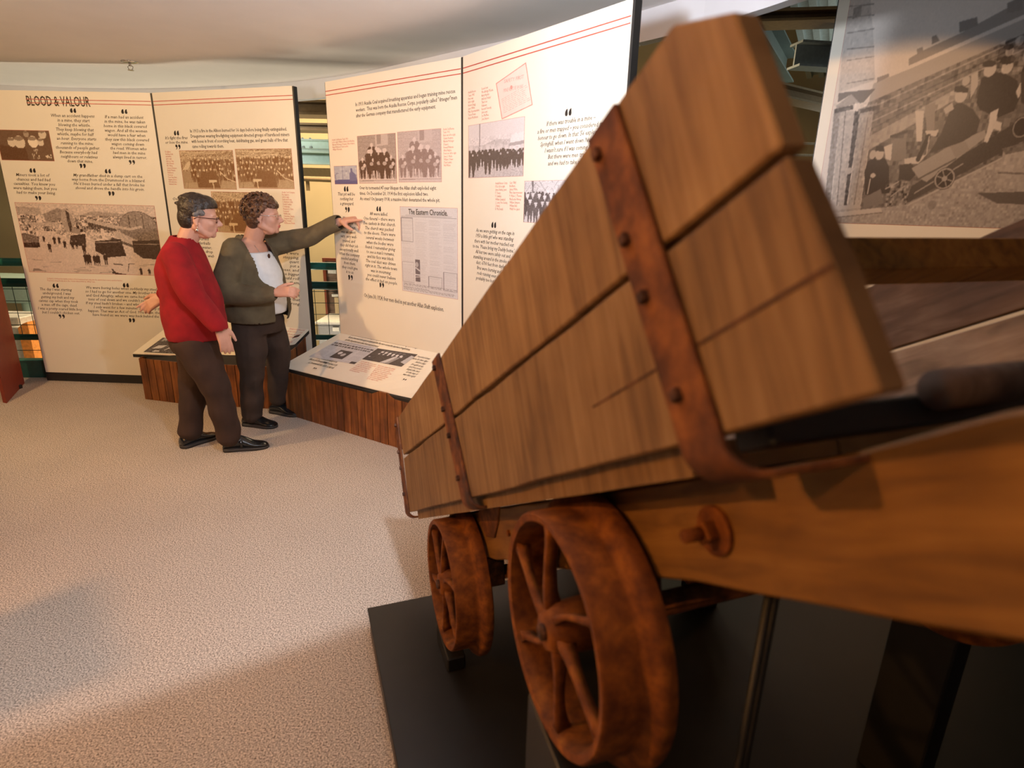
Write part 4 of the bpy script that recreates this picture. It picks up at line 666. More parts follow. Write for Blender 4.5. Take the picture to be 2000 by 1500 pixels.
# ---------------------------------------------------------------- the cart (own frame: l down the slope, m across, n up)
H_, T_ = radians(20.3), radians(30)
LV = Vector((-sin(H_) * cos(T_), cos(H_) * cos(T_), -sin(T_))); NV = Vector((-sin(H_) * sin(T_), cos(H_) * sin(T_), cos(T_))); MV = Vector((cos(H_), sin(H_), 0))
CO = Vector((0, 0, 1.52))
cart = thing('mine_cart', 'tilted wooden mine cart with rusty straps and iron wheels on a black platform', 'cart')
cart.matrix_world = Matrix(((LV.x, MV.x, NV.x, CO.x), (LV.y, MV.y, NV.y, CO.y), (LV.z, MV.z, NV.z, CO.z), (0, 0, 0, 1)))
# local axes: x = l, y = m, z = n  (left handed, so mirror y)
cart.matrix_world = Matrix(((LV.x, -MV.x, NV.x, CO.x), (LV.y, -MV.y, NV.y, CO.y), (LV.z, -MV.z, NV.z, CO.z), (0, 0, 0, 1)))
def q3(l, m, n): return Vector((l, -m, n))
def wallpoly(bm, poly, m0, m1):
    prism(bm, poly, q3(0, m0, 0), (1, 0, 0), (0, 0, 1), (0, -1, 0), m1 - m0)
def part(name, bm, mat, smooth=False, parent=None): return link(name, bm, mat, parent or cart, smooth)
def rough_edge(pts, amp=.002, seg=.12):
    out = []
    for (x0, y0), (x1, y1) in zip(pts, pts[1:] + pts[:1]):
        L = sqrt((x1 - x0) ** 2 + (y1 - y0) ** 2); n = max(1, int(L / seg))
        for i in range(n): f = i / n; out.append((x0 + (x1 - x0) * f + (random.uniform(-amp, amp) if i else 0), y0 + (y1 - y0) * f + (random.uniform(-amp, amp) if i else 0)))
    return out
up_ = [(.293, .222), (.304, .348), (.372, .400), (2.33, .398), (2.31, .243), (1.6, .231), (.95, .228)]
lo_b = [(.271, .032), (.279, .121), (.292, .2135), (.95, .2185), (2.31, .230), (2.33, .022), (1.3, .0245)]
for m0, m1, mt in ((.34, .366, 'cart_wood'), (1.385, 1.411, None)):
    for poly in (up_, lo_b):
        bm = bmesh.new(); wallpoly(bm, rough_edge(poly), m0, m1); bev(bm, .0025)
        part('side_plank', bm, mt or ('dark_wood' if poly is up_ else 'pale_wood'))
bm = bmesh.new(); wallpoly(bm, [(.66, .100), (.66, .1025), (.28, .124), (.28, .120)][::-1], .3395, .3402); part('split_line', bm, 'bolt_rust')
# end board (low end) and floor planks
for z0, z1 in ((.03, .20), (.21, .385)):
    bm = bmesh.new(); prism(bm, [(2.30, z0), (2.326, z0), (2.326, z1), (2.30, z1)], q3(0, .367, 0), (1, 0, 0), (0, 0, 1), (0, -1, 0), 1.017); bev(bm, .002); part('end_plank', bm, 'cart_wood')
for k in range(5):
    a = .3665 + k * .2025; bm = bmesh.new(); wallpoly(bm, rough_edge([(.52, -.003), (.52, .030), (2.295, .030), (2.295, -.009)], .0012), a, a + .196); part('floor_plank', bm, 'cart_wood')
# cross seats
for l0 in (.655, 1.25, 1.85):
    bm = bmesh.new(); prism(bm, rough_edge([(l0, .277), (l0 + .07, .277), (l0 + .07, .336), (l0, .336)], .001), q3(0, .368, 0), (1, 0, 0), (0, 0, 1), (0, -1, 0), 1.015); bev(bm, .003); part('cross_board', bm, 'beam_wood')
# frame beams and cross sleepers
for m0 in (.46, 1.19):
    bm = bmesh.new(); wallpoly(bm, rough_edge([(-.25, -.152), (-.25, .012), (.28, .010), (.42, -.004), (2.18, -.012), (2.18, -.150), (1.1, -.146), (.7, -.137), (.30, -.150)], .003, .09), m0, m0 + .10); bev(bm, .004); part('frame_beam', bm, 'beam_wood')
for l0 in (.60, 1.3, 2.08):
    bm = bmesh.new(); prism(bm, [(l0, -.12), (l0 + .08, -.12), (l0 + .08, -.03), (l0, -.03)], q3(0, .565, 0), (1, 0, 0), (0, 0, 1), (0, -1, 0), .62); bev(bm, .003); part('cross_member', bm, 'beam_wood')
bm = bmesh.new(); tube(bm, [q3(.40, .575, .044), q3(.40, .70, .044)], .020, 18); part('cross_roller', bm, 'dark_wood', True)
bm = bmesh.new(); prism(bm, [(.42, .0125), (.47, .0125), (.47, .044), (.42, .044)], q3(0, .385, 0), (1, 0, 0), (0, 0, 1), (0, -1, 0), .99); bev(bm, .003); part('dark_gap_bar', bm, 'black_iron')  # added black bar that makes the gap below the side boards dark
# iron straps
def strap(cl, cr_, bolts, m_in, sgn=1, foot=.11):
    """cl / cr_: (l, n) of the left and right edge at top and bottom"""
    t = .007; (la, na), (lb, nb) = cl; (ra, nra), (rb, nrb) = cr_
    bm = bmesh.new(); n = 8; prof = []
    for i in range(n + 1): f = i / n; prof.append((f, 0, 0))
    # vertical run, then bend under the box, then a short flat foot
    path = [(na + (nb - na) * f, 0.0, f) for f in np.linspace(0, 1, 7)]
    for a in range(1, 7): an = a * pi / 12; path.append((nb - .022 * sin(an), .022 * (1 - cos(an)), 1 + a * .012))
    path.append((nb - .022, .022 + foot, 1.1))
    rows = []
    for i, (nn, mm, f) in enumerate(path):
        g = min(f, 1); ll = la + (lb - la) * g; lr = ra + (rb - ra) * g
        if f > 1: k = (f - 1) / .1; ll -= .03 * k; lr -= .03 * k
        d0 = Vector(path[min(i + 1, len(path) - 1)][:2]) - Vector(path[max(i - 1, 0)][:2]); d0.normalize()
        on, om = d0[1] * t, -d0[0] * t   # outward offset in (n, m)
        om, on = (-abs(om) if abs(om) > 1e-6 else 0), (-abs(on) if abs(on) > 1e-6 else 0)
        base = (nn, m_in + sgn * mm)
        topround = .012 if i == 0 else 0
        rows.append([bm.verts.new(q3(l_ , base[1] + sgn * o1 + 0, base[0] + o2)) for l_, o1, o2 in ((ll, 0, 0), (lr, 0, 0), (lr, om, on), (ll, om, on))])
    for A, B in zip(rows, rows[1:]):
        for k in range(4): bm.faces.new((A[k], A[(k + 1) % 4], B[(k + 1) % 4], B[k]))
    bm.faces.new(rows[0]); bm.faces.new(rows[-1][::-1]); bmesh.ops.recalc_face_normals(bm, faces=bm.faces[:])
    bev(bm, .0015); s = part('iron_strap', bm, 'strap_rust')
    for l_, n_ in bolts:
        b = bmesh.new(); prism(b, [(.0085 * cos(a * pi / 2 + .6), .0085 * sin(a * pi / 2 + .6)) for a in range(4)], q3(l_, m_in - sgn * t, n_), (1, 0, 0), (0, 0, 1), (0, sgn, 0), .008); bev(b, .001)
        link('bolt', b, 'bolt_rust', s)
strap(((.541, .397), (.483, .016)), ((.474, .381), (.421, .016)), [(.520, .365), (.500, .251), (.488, .182), (.468, .075)], .3395)
strap(((1.543, .408), (1.41, .024)), ((1.458, .400), (1.33, .024)), [(1.505, .380), (1.463, .259), (1.438, .186), (1.40, .076)], .3395)
strap(((2.40, .398), (2.385, .026)), ((2.33, .385), (2.315, .026)), [(2.36, .370), (2.36, .262), (2.35, .197), (2.345, .094)], .3395)
for l0 in (.45, 1.42, 2.34): strap(((l0 + .065, .40), (l0 + .065, .03)), ((l0, .40), (l0, .03)), [(l0 + .03, .35), (l0 + .03, .08)], 1.4115, -1)
# wheels
def wheel(name, l, n, m, sgn, rot):
    r, rf, w = .198, .228, .088
    root = link(name, bmesh.new(), 'rust', cart); root.data.materials.clear()
    bm = bmesh.new()
    prof = [(r - .016, 0), (r - .004, -.002), (r, .003), (r + .001, w - .030), (r + .005, w - .022), (rf - .008, w - .016), (rf, w - .006), (rf - .001, w + .010), (rf - .008, w + .014), (r - .010, w + .014), (r - .020, w), (r - .020, .02)]
    N_ = 72; rg = []
    for i in range(N_):
        a = 2 * pi * i / N_; rg.append([bm.verts.new(q3(cos(a) * rr, sgn * mm, sin(a) * rr)) for rr, mm in prof])
    for i in range(N_):
        A, B = rg[i], rg[(i + 1) % N_]
        for k in range(len(prof)): bm.faces.new((A[k], A[(k + 1) % len(prof)], B[(k + 1) % len(prof)], B[k]))
    bmesh.ops.recalc_face_normals(bm, faces=bm.faces[:]); me = bpy.data.meshes.new('wheel_rim'); bm.to_mesh(me); bm.free()
    root.data = me; me.materials.append(M['rust']); me.polygons.foreach_set('use_smooth', [True] * len(me.polygons)); root.location = q3(l, m, n)
    md = root.modifiers.new('edge', 'EDGE_SPLIT'); md.split_angle = radians(50)
    bm = bmesh.new(); tube(bm, [q3(0, -sgn * .006, 0), q3(0, sgn * .006, 0), q3(0, sgn * .02, 0), q3(0, sgn * .09, 0)], [.030, .036, .042, .046], 24); link('hub', bm, 'rust', root, True)
    bm = bmesh.new(); tube(bm, [q3(0, -sgn * .014, 0), q3(0, -sgn * .004, 0)], .014, 14); link('axle_end', bm, 'bolt_rust', root, True)
    for k in range(6):
        a0 = rot + k * pi / 3; bm = bmesh.new(); pts = []; R_ = []
        rows = []
        for j in range(9):
            f = j / 8; rr = .034 + (r - .018 - .034) * f; aa = a0 + .34 * sin(f * pi * .5) * (1 if k >= 0 else 0)
            wd = .014 - .005 * sin(f * pi) + .010 * (f > .9); dp0, dp1 = .002 + .004 * f, .034 - .012 * sin(f * pi)
            c_ = Vector((cos(aa), 0, sin(aa))); t_ = Vector((-sin(aa), 0, cos(aa)))
            ctr = c_ * rr
            rows.append([bm.verts.new(ctr + t_ * s_ * wd * .5 + Vector((0, -sgn * d_, 0))) for s_, d_ in ((-1, dp0), (1, dp0), (.45, dp1), (-.45, dp1))])
        for A, B in zip(rows, rows[1:]):
            for q in range(4): bm.faces.new((A[q], A[(q + 1) % 4], B[(q + 1) % 4], B[q]))
        bm.faces.new(rows[0]); bm.faces.new(rows[-1][::-1]); bmesh.ops.recalc_face_normals(bm, faces=bm.faces[:]); link('spoke', bm, 'rust', root, True)
    return root
for i, (l, n_, m_, sg) in enumerate(((.987, -.218, .35, 1), (1.90, -.213, .35, 1), (.987, -.218, 1.40, -1), (1.90, -.213, 1.40, -1))):
    wheel('wheel', l, n_, m_, sg, .5 + i * .25)
for l, n_ in ((.987, -.218), (1.90, -.213)):
    bm = bmesh.new(); tube(bm, [q3(l, .37, n_), q3(l, 1.38, n_)], .022, 16); part('axle', bm, 'strap_rust', True)
    for m0 in (.475, 1.195):
        bm = bmesh.new(); prism(bm, [(l - .07, -.155), (l + .07, -.155), (l + .04, n_ - .035), (l - .04, n_ - .035)], q3(0, m0, 0), (1, 0, 0), (0, 0, 1), (0, -1, 0), .07); bev(bm, .003); part('axle_box', bm, 'bolt_rust')
# big bolt through the beam
b0 = q3(.628, .46, -.071)
bm = bmesh.new(); tube(bm, [b0, b0 + Vector((0, .006, 0)), b0 + Vector((0, .0075, 0))], [.031, .031, .024], 24); w_ = part('washer', bm, 'rust')
bm = bmesh.new(); prism(bm, [(.0165 * cos(a * pi / 2 + .5), .0165 * sin(a * pi / 2 + .5)) for a in range(4)], b0 + Vector((0, .0075, 0)), (1, 0, 0), (0, 0, 1), (0, 1, 0), .016); bev(bm, .002); link('square_nut', bm, 'rust', w_)
bm = bmesh.new(); tube(bm, [b0 + Vector((0, .02, 0)), b0 + Vector((0, .048, 0))], .0085, 12); link('bolt_shank', bm, 'rust', w_, True)
bm = bmesh.new(); prism(bm, [(1.50, .008), (1.72, .006), (1.72, -.05), (1.68, -.085), (1.60, -.088), (1.55, -.05)], q3(0, .46, 0), (1, 0, 0), (0, 0, 1), (0, 1, 0), .006); bev(bm, .002); part('iron_plate', bm, 'strap_rust')
bm = bmesh.new(); tube(bm, [q3(1.47, .454, -.075), q3(1.47, .46, -.075)], .008, 8); part('rivet', bm, 'rust')
# platform, blocks and props --------------------------------
hd = Vector((-sin(H_), cos(H_), 0))
PZ = .11; PC = Vector((-.497, 1.790, 0))   # far left corner
plat = thing('display_platform', 'low black platform carrying the tilted mine cart', 'platform', PC)
bm = bmesh.new(); pl = [Vector((0, 0, 0)), MV * 2.5, MV * 2.5 - hd * 3.6, -hd * 3.6]
hexa(bm, [p for p in pl] + [p + Vector((0, 0, PZ - .014)) for p in pl]); bmesh.ops.recalc_face_normals(bm, faces=bm.faces[:]); link('plinth_box', bm, 'black_platform', plat)
bm = bmesh.new(); e = .006; pl2 = [MV * -e + hd * e, MV * (2.5 + e) + hd * e, MV * (2.5 + e) - hd * (3.6 + e), MV * -e - hd * (3.6 + e)]
hexa(bm, [p + Vector((0, 0, PZ - .014)) for p in pl2] + [p + Vector((0, 0, PZ)) for p in pl2]); bmesh.ops.recalc_face_normals(bm, faces=bm.faces[:]); bev(bm, .002); link('deck_sheet', bm, 'black_platform', plat)
def cw(l, m, n): return CO + LV * l + MV * m + NV * n
for i, (l, n_, m_) in enumerate(((1.90, -.213, .35), (.987, -.218, .35), (1.90, -.213, 1.32), (.987, -.218, 1.32))):
    c_ = cw(l, m_, n_); zb = c_.z - .198 + .001; c_.z = 0
    bm = bmesh.new(); a = c_ + hd * .075; b2 = c_ - hd * .075; w1 = .058
    top = zb
    hexa(bm, [a + Vector((0, 0, PZ)), a + MV * w1 + Vector((0, 0, PZ)), b2 + MV * w1 + Vector((0, 0, PZ)), b2 + Vector((0, 0, PZ)), a + Vector((0, 0, top - .002)), a + MV * w1 + Vector((0, 0, top - .002)), b2 + MV * w1 + Vector((0, 0, top - .03)), b2 + Vector((0, 0, top - .03))])
    bmesh.ops.recalc_face_normals(bm, faces=bm.faces[:]); bev(bm, .004)
    lbl = ['small black block under the farther near-side cart wheel', 'tall black block under the nearest cart wheel', 'small black block under the far-side lower cart wheel', 'tall black block under the far-side upper cart wheel'][i]
    tag(link('support_block', bm, 'black_iron'), lbl, 'block', 'blocks chocking the cart wheels')
for i, (l, m_) in enumerate(((.72, .62), (.66, .55))):
    c_ = cw(l, m_, -.15); bm = bmesh.new(); tube(bm, [(c_.x, c_.y, PZ), (c_.x, c_.y, c_.z)], .006, 10); tube(bm, [(c_.x, c_.y, PZ), (c_.x, c_.y, PZ + .006)], .03, 12)
    tag(link('support_rod', bm, 'black_iron', None, True), 'thin dark steel rod propping the cart beam, %s of two' % ('left', 'right')[i], 'rod', 'steel rods under the cart')
# unseen stand added left of the frame to throw a shadow on the carpet
t = thing('shadow_stand', 'unseen stand added at the left to cast a shadow on the carpet', 'shadow_caster', (-2.41, .95, 0))
sd = Vector((.19, -.22, 0)).normalized(); sn = Vector((sd.y, -sd.x, 0))
bm = bmesh.new(); prism(bm, [(-.16, .35), (.16, .35), (.16, 1.2), (-.16, 1.2)], (0, 0, 0), sd, (0, 0, 1), sn, .03); bev(bm, .004); link('board', bm, 'cream_board', t)
bm = bmesh.new(); tube(bm, [(0, 0, .02), (0, 0, .36)], .03, 14); link('post', bm, 'black_trim', t, True)
bm = bmesh.new(); tube(bm, [(0, 0, 0), (0, 0, .02)], .17, 24); link('foot', bm, 'black_trim', t)
# ---------------------------------------------------------------- people
def capsule(bm, p0, p1, r0, r1, flat=1.0, axis=None, n=14):
    """tapered limb from p0 to p1; flat squashes it along axis"""
    p0, p1 = Vector(p0), Vector(p1); d = p1 - p0; L = d.length; d = d.normalized() if L > 1e-6 else Vector((0, 0, 1))
    a = Vector(axis) if axis else d.orthogonal(); a = (a - d * a.dot(d)).normalized(); b_ = d.cross(a)
    rings = []
    for ang in (-75, -45, -15): k = radians(ang); rings.append((p0 + d * r0 * sin(k), r0 * cos(k)))
    for f in (.25, .5, .75): rings.append((p0 + d * L * f, r0 + (r1 - r0) * f))
    for ang in (15, 45, 75): k = radians(ang); rings.append((p1 + d * r1 * sin(k), r1 * cos(k)))
    R = [[bm.verts.new(c + a * r * flat * cos(2 * pi * i / n) + b_ * r * sin(2 * pi * i / n)) for i in range(n)] for c, r in rings]
    for A, B in zip(R, R[1:]):
        for i in range(n): bm.faces.new((A[i], A[(i + 1) % n], B[(i + 1) % n], B[i]))
    bm.faces.new(R[0][::-1]); bm.faces.new(R[-1])
def chain(bm, pts, rr, flat=1.0, axis=None):
    for (a, b_), (r0, r1) in zip(zip(pts, pts[1:]), zip(rr, rr[1:])): capsule(bm, a, b_, r0, r1, flat, axis)
def ell(bm, c, r, rot=None, u=20, v=14):
    m = Matrix.Translation(c) @ (rot.to_4x4() if rot else Matrix.Identity(4)) @ Matrix.Diagonal((*r, 1))
    bmesh.ops.create_uvsphere(bm, u_segments=u, v_segments=v, radius=1, matrix=m)
def loft(bm, rings, n=28, pw=2.0):
    """rings: (x, y, z, half depth, half width)"""
    R = []
    for x, y, z, a, b_ in rings:
        q = []
        for i in range(n):
            t = 2 * pi * i / n; c, s = cos(t), sin(t); q.append(bm.verts.new((x + a * math.copysign(abs(c) ** (2 / pw), c), y + b_ * math.copysign(abs(s) ** (2 / pw), s), z)))
        R.append(q)
    for A, B in zip(R, R[1:]):
        for i in range(n): bm.faces.new((A[i], A[(i + 1) % n], B[(i + 1) % n], B[i]))
    bm.faces.new(R[0][::-1]); bm.faces.new(R[-1]); bmesh.ops.recalc_face_normals(bm, faces=bm.faces[:])
def melt(name, bm, mat, parent, voxel=.006, smooth=6, post=None, fold=None):
    bmesh.ops.recalc_face_normals(bm, faces=bm.faces[:])
    me = bpy.data.meshes.new(name + '_src'); bm.to_mesh(me); bm.free(); o = bpy.data.objects.new(name + '_src', me); C.objects.link(o)
    r = o.modifiers.new('r', 'REMESH'); r.mode = 'VOXEL'; r.voxel_size = voxel; r.use_smooth_shade = True
    if smooth: s = o.modifiers.new('s', 'SMOOTH'); s.iterations = smooth; s.factor = .5
    d_ = dg(); d_.update(); out = bpy.data.meshes.new_from_object(o.evaluated_get(d_)); bpy.data.objects.remove(o); bpy.data.meshes.remove(me); out.name = name
    if fold:
        co = np.empty(len(out.vertices) * 3); out.vertices.foreach_get('co', co); co = co.reshape(-1, 3); no = np.empty(len(out.vertices) * 3); out.vertices.foreach_get('normal', no); no = no.reshape(-1, 3)
        co += no * fold(co)[:, None]; out.vertices.foreach_set('co', co.ravel()); out.update()
    if post:
        b2 = bmesh.new(); b2.from_mesh(out); post(b2); b2.to_mesh(out); b2.free()
    return linkme(name, out, mat, parent, True)
def hand(bm, wrist, fdir, palm_n, side, curls, spread=.012, scale=1.0, thumb=(.5, .6)):
    """side: +1 thumb lies along palm_n x fdir; curls: bend of index..little in degrees"""
    f = Vector(fdir).normalized(); pn = Vector(palm_n); pn = (pn - f * pn.dot(f)).normalized(); s = pn.cross(f) * side; w = Vector(wrist); k = scale
    pc = w + f * .045 * k
    chain(bm, [w - f * .02, w + f * .015 * k], [.026 * k, .027 * k], .72, pn)
    for o_ in (-.024, -.008, .009, .025): capsule(bm, w + f * .012 * k + s * o_ * .7 * k, w + f * .082 * k + s * o_ * k, .0165 * k, .0125 * k)
    for i, (off, ln, cu_) in enumerate(zip((.027, .009, -.009, -.026), (.074, .082, .076, .060), curls)):
        base = w + f * .082 * k + s * off * k; dvec = (f + s * (1.5 - i) * .05).normalized(); p = base; pts = [p]; a = radians(cu_)
        for j, seg in enumerate((.42, .33, .25)):
            a_ = a * (.6, 1.35, 1.8)[j]; dd = dvec * cos(a_) + pn * sin(a_); p = p + dd * ln * seg * k; pts.append(p)
        chain(bm, pts, [.0102 * k, .0092 * k, .0082 * k, .0068 * k])
    tb = w + f * .022 * k + s * .026 * k; d1 = (s * .8 + f * .75 + pn * thumb[0]).normalized(); p1 = tb + d1 * .036 * k; d2 = (s * .25 + f * 1.0 + pn * thumb[1]).normalized(); p2 = p1 + d2 * .030 * k; p3 = p2 + (d2 + f * .3).normalized() * .022 * k
    chain(bm, [tb - f * .008, p1, p2, p3], [.017 * k, .0125 * k, .0108 * k, .008 * k])
def head(bm, c, rot, sc=1.0, nose=1.0, chin=1.0):
    def P(x, y, z): return Vector(c) + rot @ (Vector((x, y, z)) * sc)
    def E(x, y, z, a, b_, d_): ell(bm, P(x, y, z), (a * sc, b_ * sc, d_ * sc), rot)
    E(-.012, 0, .030, .093, .074, .084)            # cranium
    E(.030, 0, -.022, .062, .062, .088)            # face
    E(.052, 0, -.080 , .034, .038, .028)            # jaw front
    E(.070 * chin, 0, -.092, .018, .022, .017); E(.025, 0, -.098, .038, .034, .022)       # chin
    capsule(bm, P(-.01, .048, -.055), P(.05, .028, -.092), .024 * sc, .020 * sc); capsule(bm, P(-.01, -.048, -.055), P(.05, -.028, -.092), .024 * sc, .020 * sc)
    for s in (-1, 1):
        E(.058, s * .036, -.030, .024, .022, .024)  # cheek
        capsule(bm, P(.074, s * .012, .020), P(.068, s * .040, .016), .011 * sc, .009 * sc)   # brow
        ell(bm, P(-.008, s * .074, -.014), (.017 * sc, .008 * sc, .030 * sc), rot @ Matrix.Rotation(radians(12), 3, 'Y')); ell(bm, P(-.004, s * .075, -.040), (.010 * sc, .007 * sc, .011 * sc), rot)
    capsule(bm, P(.082, 0, .006), P(.110 * nose, 0, -.028), .008 * sc, .0115 * sc); E(.100 * nose, 0, -.034, .013, .016, .009)
    for s in (-1, 1): E(.090, s * .010, -.036, .010, .008, .007)
    capsule(bm, P(.086, .016, -.058), P(.086, -.016, -.058), .0075 * sc, .0075 * sc); capsule(bm, P(.084, .014, -.068), P(.084, -.014, -.068), .0075 * sc, .0075 * sc)
    E(.076, 0, -.050, .016, .022, .010)
    return P
def face_parts(P, rot, sc, parent, gl_mat, thick):
    for s in (-1, 1):
        bm = bmesh.new(); ell(bm, P(.066, s * .030, -.002), (.0125 * sc,) * 3, rot); e_ = link('eye', bm, 'eye_white', parent, True)
        bm = bmesh.new(); ell(bm, P(.0755, s * .031, -.003), (.0042 * sc, .006 * sc, .006 * sc), rot); link('iris', bm, 'eye_dark', parent, True)
    bm = bmesh.new(); capsule(bm, P(.0905, .017, -.0595), P(.0905, -.017, -.0595), .0042, .0042); capsule(bm, P(.0885, .014, -.0675), P(.0885, -.014, -.0675), .0046, .0046); link('lips', bm, 'lip', parent, True)
    bm = bmesh.new()
    for s in (-1, 1):
        pts = [P(.091 + .000 * cos(t), s * .033 + .022 * cos(t), -.006 + .016 * sin(t)) for t in np.linspace(0, 2 * pi, 17)]
        tube(bm, pts, thick, 6); tube(bm, [P(.091, s * .055, .002), P(.085, s * .074, .003), P(.0, s * .083, .000), P(-.018, s * .082, -.012)], thick * 1.25, 6)
    tube(bm, [P(.091, .012, .001), P(.100, 0, .004), P(.091, -.012, .001)], thick, 6)
    g = link('glasses', bm, gl_mat, parent, True)
    for s in (-1, 1):
        bm = bmesh.new(); pts = [P(.091, s * .033 + .021 * cos(t), -.006 + .015 * sin(t)) for t in np.linspace(0, 2 * pi, 15)[:-1]]; bm.faces.new([bm.verts.new(q) for q in pts]); link('lens', bm, 'lens_glass', g)
def shoe(name, heel, toe, parent, mat, h=.075, w=.046, strap_=False, z0=0.0):
    heel, toe = Vector(heel), Vector(toe); d = (toe - heel).normalized(); L = (toe - heel).length; s = Vector((-d.y, d.x, 0)); base = Vector((heel.x, heel.y, z0))
    bm = bmesh.new(); R = []
    prof = [(.00, .022, .040, .82), (.04, .035, .076, .95), (.18, .038, .098, 1), (.36, .038, .100, .92), (.52, .043, .080, .95), (.70, .048, .050, 1.06), (.86, .044, .040, 1.0), (.96, .030, .030, .8), (1.0, .012, .020, .6)]
    for f, wd, hh, _ in prof:
        ring = []
        for i in range(16):
            t = 2 * pi * i / 16; y = cos(t) * wd * w / .046; z = .014 + (hh - .014) * .5 * (1 + sin(t)) * h / .075 if True else 0
            ring.append(bm.verts.new(base + d * L * f + s * y * (1 if sin(t) < .2 else 1 - .35 * (sin(t)) ** 2) + Vector((0, 0, z))))
        R.append(ring)
    for A, B in zip(R, R[1:]):
        for i in range(16): bm.faces.new((A[i], A[(i + 1) % 16], B[(i + 1) % 16], B[i]))
    bm.faces.new(R[0][::-1]); bm.faces.new(R[-1]); bmesh.ops.recalc_face_normals(bm, faces=bm.faces[:]); bmesh.ops.subdivide_edges(bm, edges=bm.edges[:], cuts=1, use_grid_fill=True, smooth=.4)
    sh_ = link(name, bm, mat, parent, True)
    bm = bmesh.new(); lo = []; hi = []
    for t in np.linspace(0, 2 * pi, 29)[:-1]:
        f = .5 - .5 * cos(t); wd = np.interp(f, [p[0] for p in prof], [p[1] for p in prof]) * w / .046 * 1.06 * (1 if 0 < t < pi or True else 1)
        q = base + d * (L * (f * 1.03 - .015)) + s * wd * (1 if t < pi else -1) * min(1, abs(sin(t)) * 2.2) ** .8
        lo.append(bm.verts.new(q + Vector((0, 0, 0)))); hi.append(bm.verts.new(q + Vector((0, 0, .020 - .006 * f))))
    n = len(lo); bm.faces.new(lo[::-1]); bm.faces.new(hi)
    for i in range(n): bm.faces.new((lo[i], lo[(i + 1) % n], hi[(i + 1) % n], hi[i]))
    bmesh.ops.recalc_face_normals(bm, faces=bm.faces[:]); link('sole', bm, 'sole', sh_, True)
    if strap_:
        bm = bmesh.new(); q = base + d * L * .42
        tube(bm, [q + s * .042 + Vector((0, 0, .03)), q + s * .036 + Vector((0, 0, .064)), q + Vector((0, 0, .079)), q - s * .036 + Vector((0, 0, .064)), q - s * .042 + Vector((0, 0, .03))], .010, 8); link('strap', bm, mat, sh_, True)
def rotz(a): return Matrix.Rotation(radians(a), 3, 'Z')

# ---- woman in the red sweater
W1 = thing('person', 'woman in a red sweater and dark brown trousers, short dark hair, standing', 'person', (-1.89, 3.45, 0), None, radians(15))
hr = rotz(4) @ Matrix.Rotation(radians(8), 3, 'Y')
bm = bmesh.new(); Pn = head(bm, (.088, -.005, 1.412), hr, 1.0)
chain(bm, [(-.015, 0, 1.20), (.0, 0, 1.27), (.045, 0, 1.36)], [.062, .056, .056])
loft(bm, [(-.02, 0, .70, .10, .14), (-.01, 0, .95, .09, .13), (-.03, 0, 1.15, .09, .15), (-.02, 0, 1.26, .06, .07)])
chain(bm, [(-.02, -.15, 1.21), (.055, -.215, .99), (.165, -.245, .83)], [.05, .040, .028]); chain(bm, [(-.05, .15, 1.21), (-.16, .27, 1.02), (-.235, .245, .925)], [.05, .040, .028])
chain(bm, [(-.02, -.085, .78), (.085, -.10, .46), (.125, -.09, .10)], [.08, .055, .035]); chain(bm, [(-.04, .085, .78), (-.085, .07, .44), (-.155, .045, .10)], [.08, .055, .035])
chain(bm, [(.125, -.09, .07), (.20, -.085, .035)], [.024, .020]); chain(bm, [(-.155, .045, .07), (-.09, .11, .035)], [.024, .020])
hand(bm, (.172, -.247, .815), (.22, -.02, -1), (-.6, .9, 0), -1, (14, 16, 20, 24), thumb=(.2, .1))
hand(bm, (-.242, .240, .915), (-.85, -.10, -.50), (-.1, .9, -.5), 1, (10, 22, 34, 42), thumb=(.3, .5))
melt('body', bm, 'skin', W1, .0050, 4)
face_parts(Pn, hr, 1.0, W1, 'glasses_brown', .0021)
def folds(a, fr, ph, ax=2):
    def f(co):
        return a * (np.sin(co[:, 0] * fr[0] + co[:, 2] * fr[2] + ph + 1.6 * np.sin(co[:, 2] * 9 + co[:, 1] * 7)) * .6 + np.sin(co[:, 1] * fr[1] - co[:, 2] * fr[2] * 1.7 + ph * 2 + 1.3 * np.sin(co[:, 0] * 11)) * .5)
    return f
bm = bmesh.new()
loft(bm, [(-.012, 0, .705, .150, .180), (-.010, 0, .74, .168, .190), (-.008, 0, .82, .172, .192), (-.010, 0, .93, .165, .185), (-.022, 0, 1.03, .155, .180), (-.034, 0, 1.12, .145, .180), (-.038, 0, 1.19, .122, .176), (-.032, 0, 1.245, .095, .135), (-.020, 0, 1.285, .074, .085), (-.012, 0, 1.305, .066, .070)], pw=2.2)
chain(bm, [(-.03, -.150, 1.205), (.015, -.205, 1.08), (.050, -.225, .985), (.120, -.240, .90), (.168, -.248, .825)], [.075, .074, .070, .060, .050])
chain(bm, [(-.04, .150, 1.205), (-.115, .24, 1.09), (-.165, .265, 1.01), (-.225, .245, .935)], [.075, .070, .064, .050])
def cut_holes(*cuts):
    def f(b2):
        dl = [v for v in b2.verts if any((v.co - Vector(p)).dot(Vector(n)) > 0 and (v.co - Vector(p)).length < r for p, n, r in cuts)]
        bmesh.ops.delete(b2, geom=dl, context='VERTS')
    return f
sw = melt('sweater', bm, 'red_knit', W1, .0075, 8, cut_holes(((.176, -.250, .800), (.25, -.02, -1), .09), ((-.250, .238, .91), (-.85, -.1, -.5), .09), ((0, 0, 1.300), (.15, 0, 1), .11), ((-.01, 0, .712), (0, 0, -1), .3)), folds(.0055, (14, 12, 16), .7))
md = sw.modifiers.new('thickness', 'SOLIDIFY'); md.thickness = .004
bm = bmesh.new()
loft(bm, [(-.014, 0, .64, .140, .168), (-.014, 0, .72, .150, .172), (-.012, 0, .80, .13, .155), (-.012, 0, .86, .11, .14)])
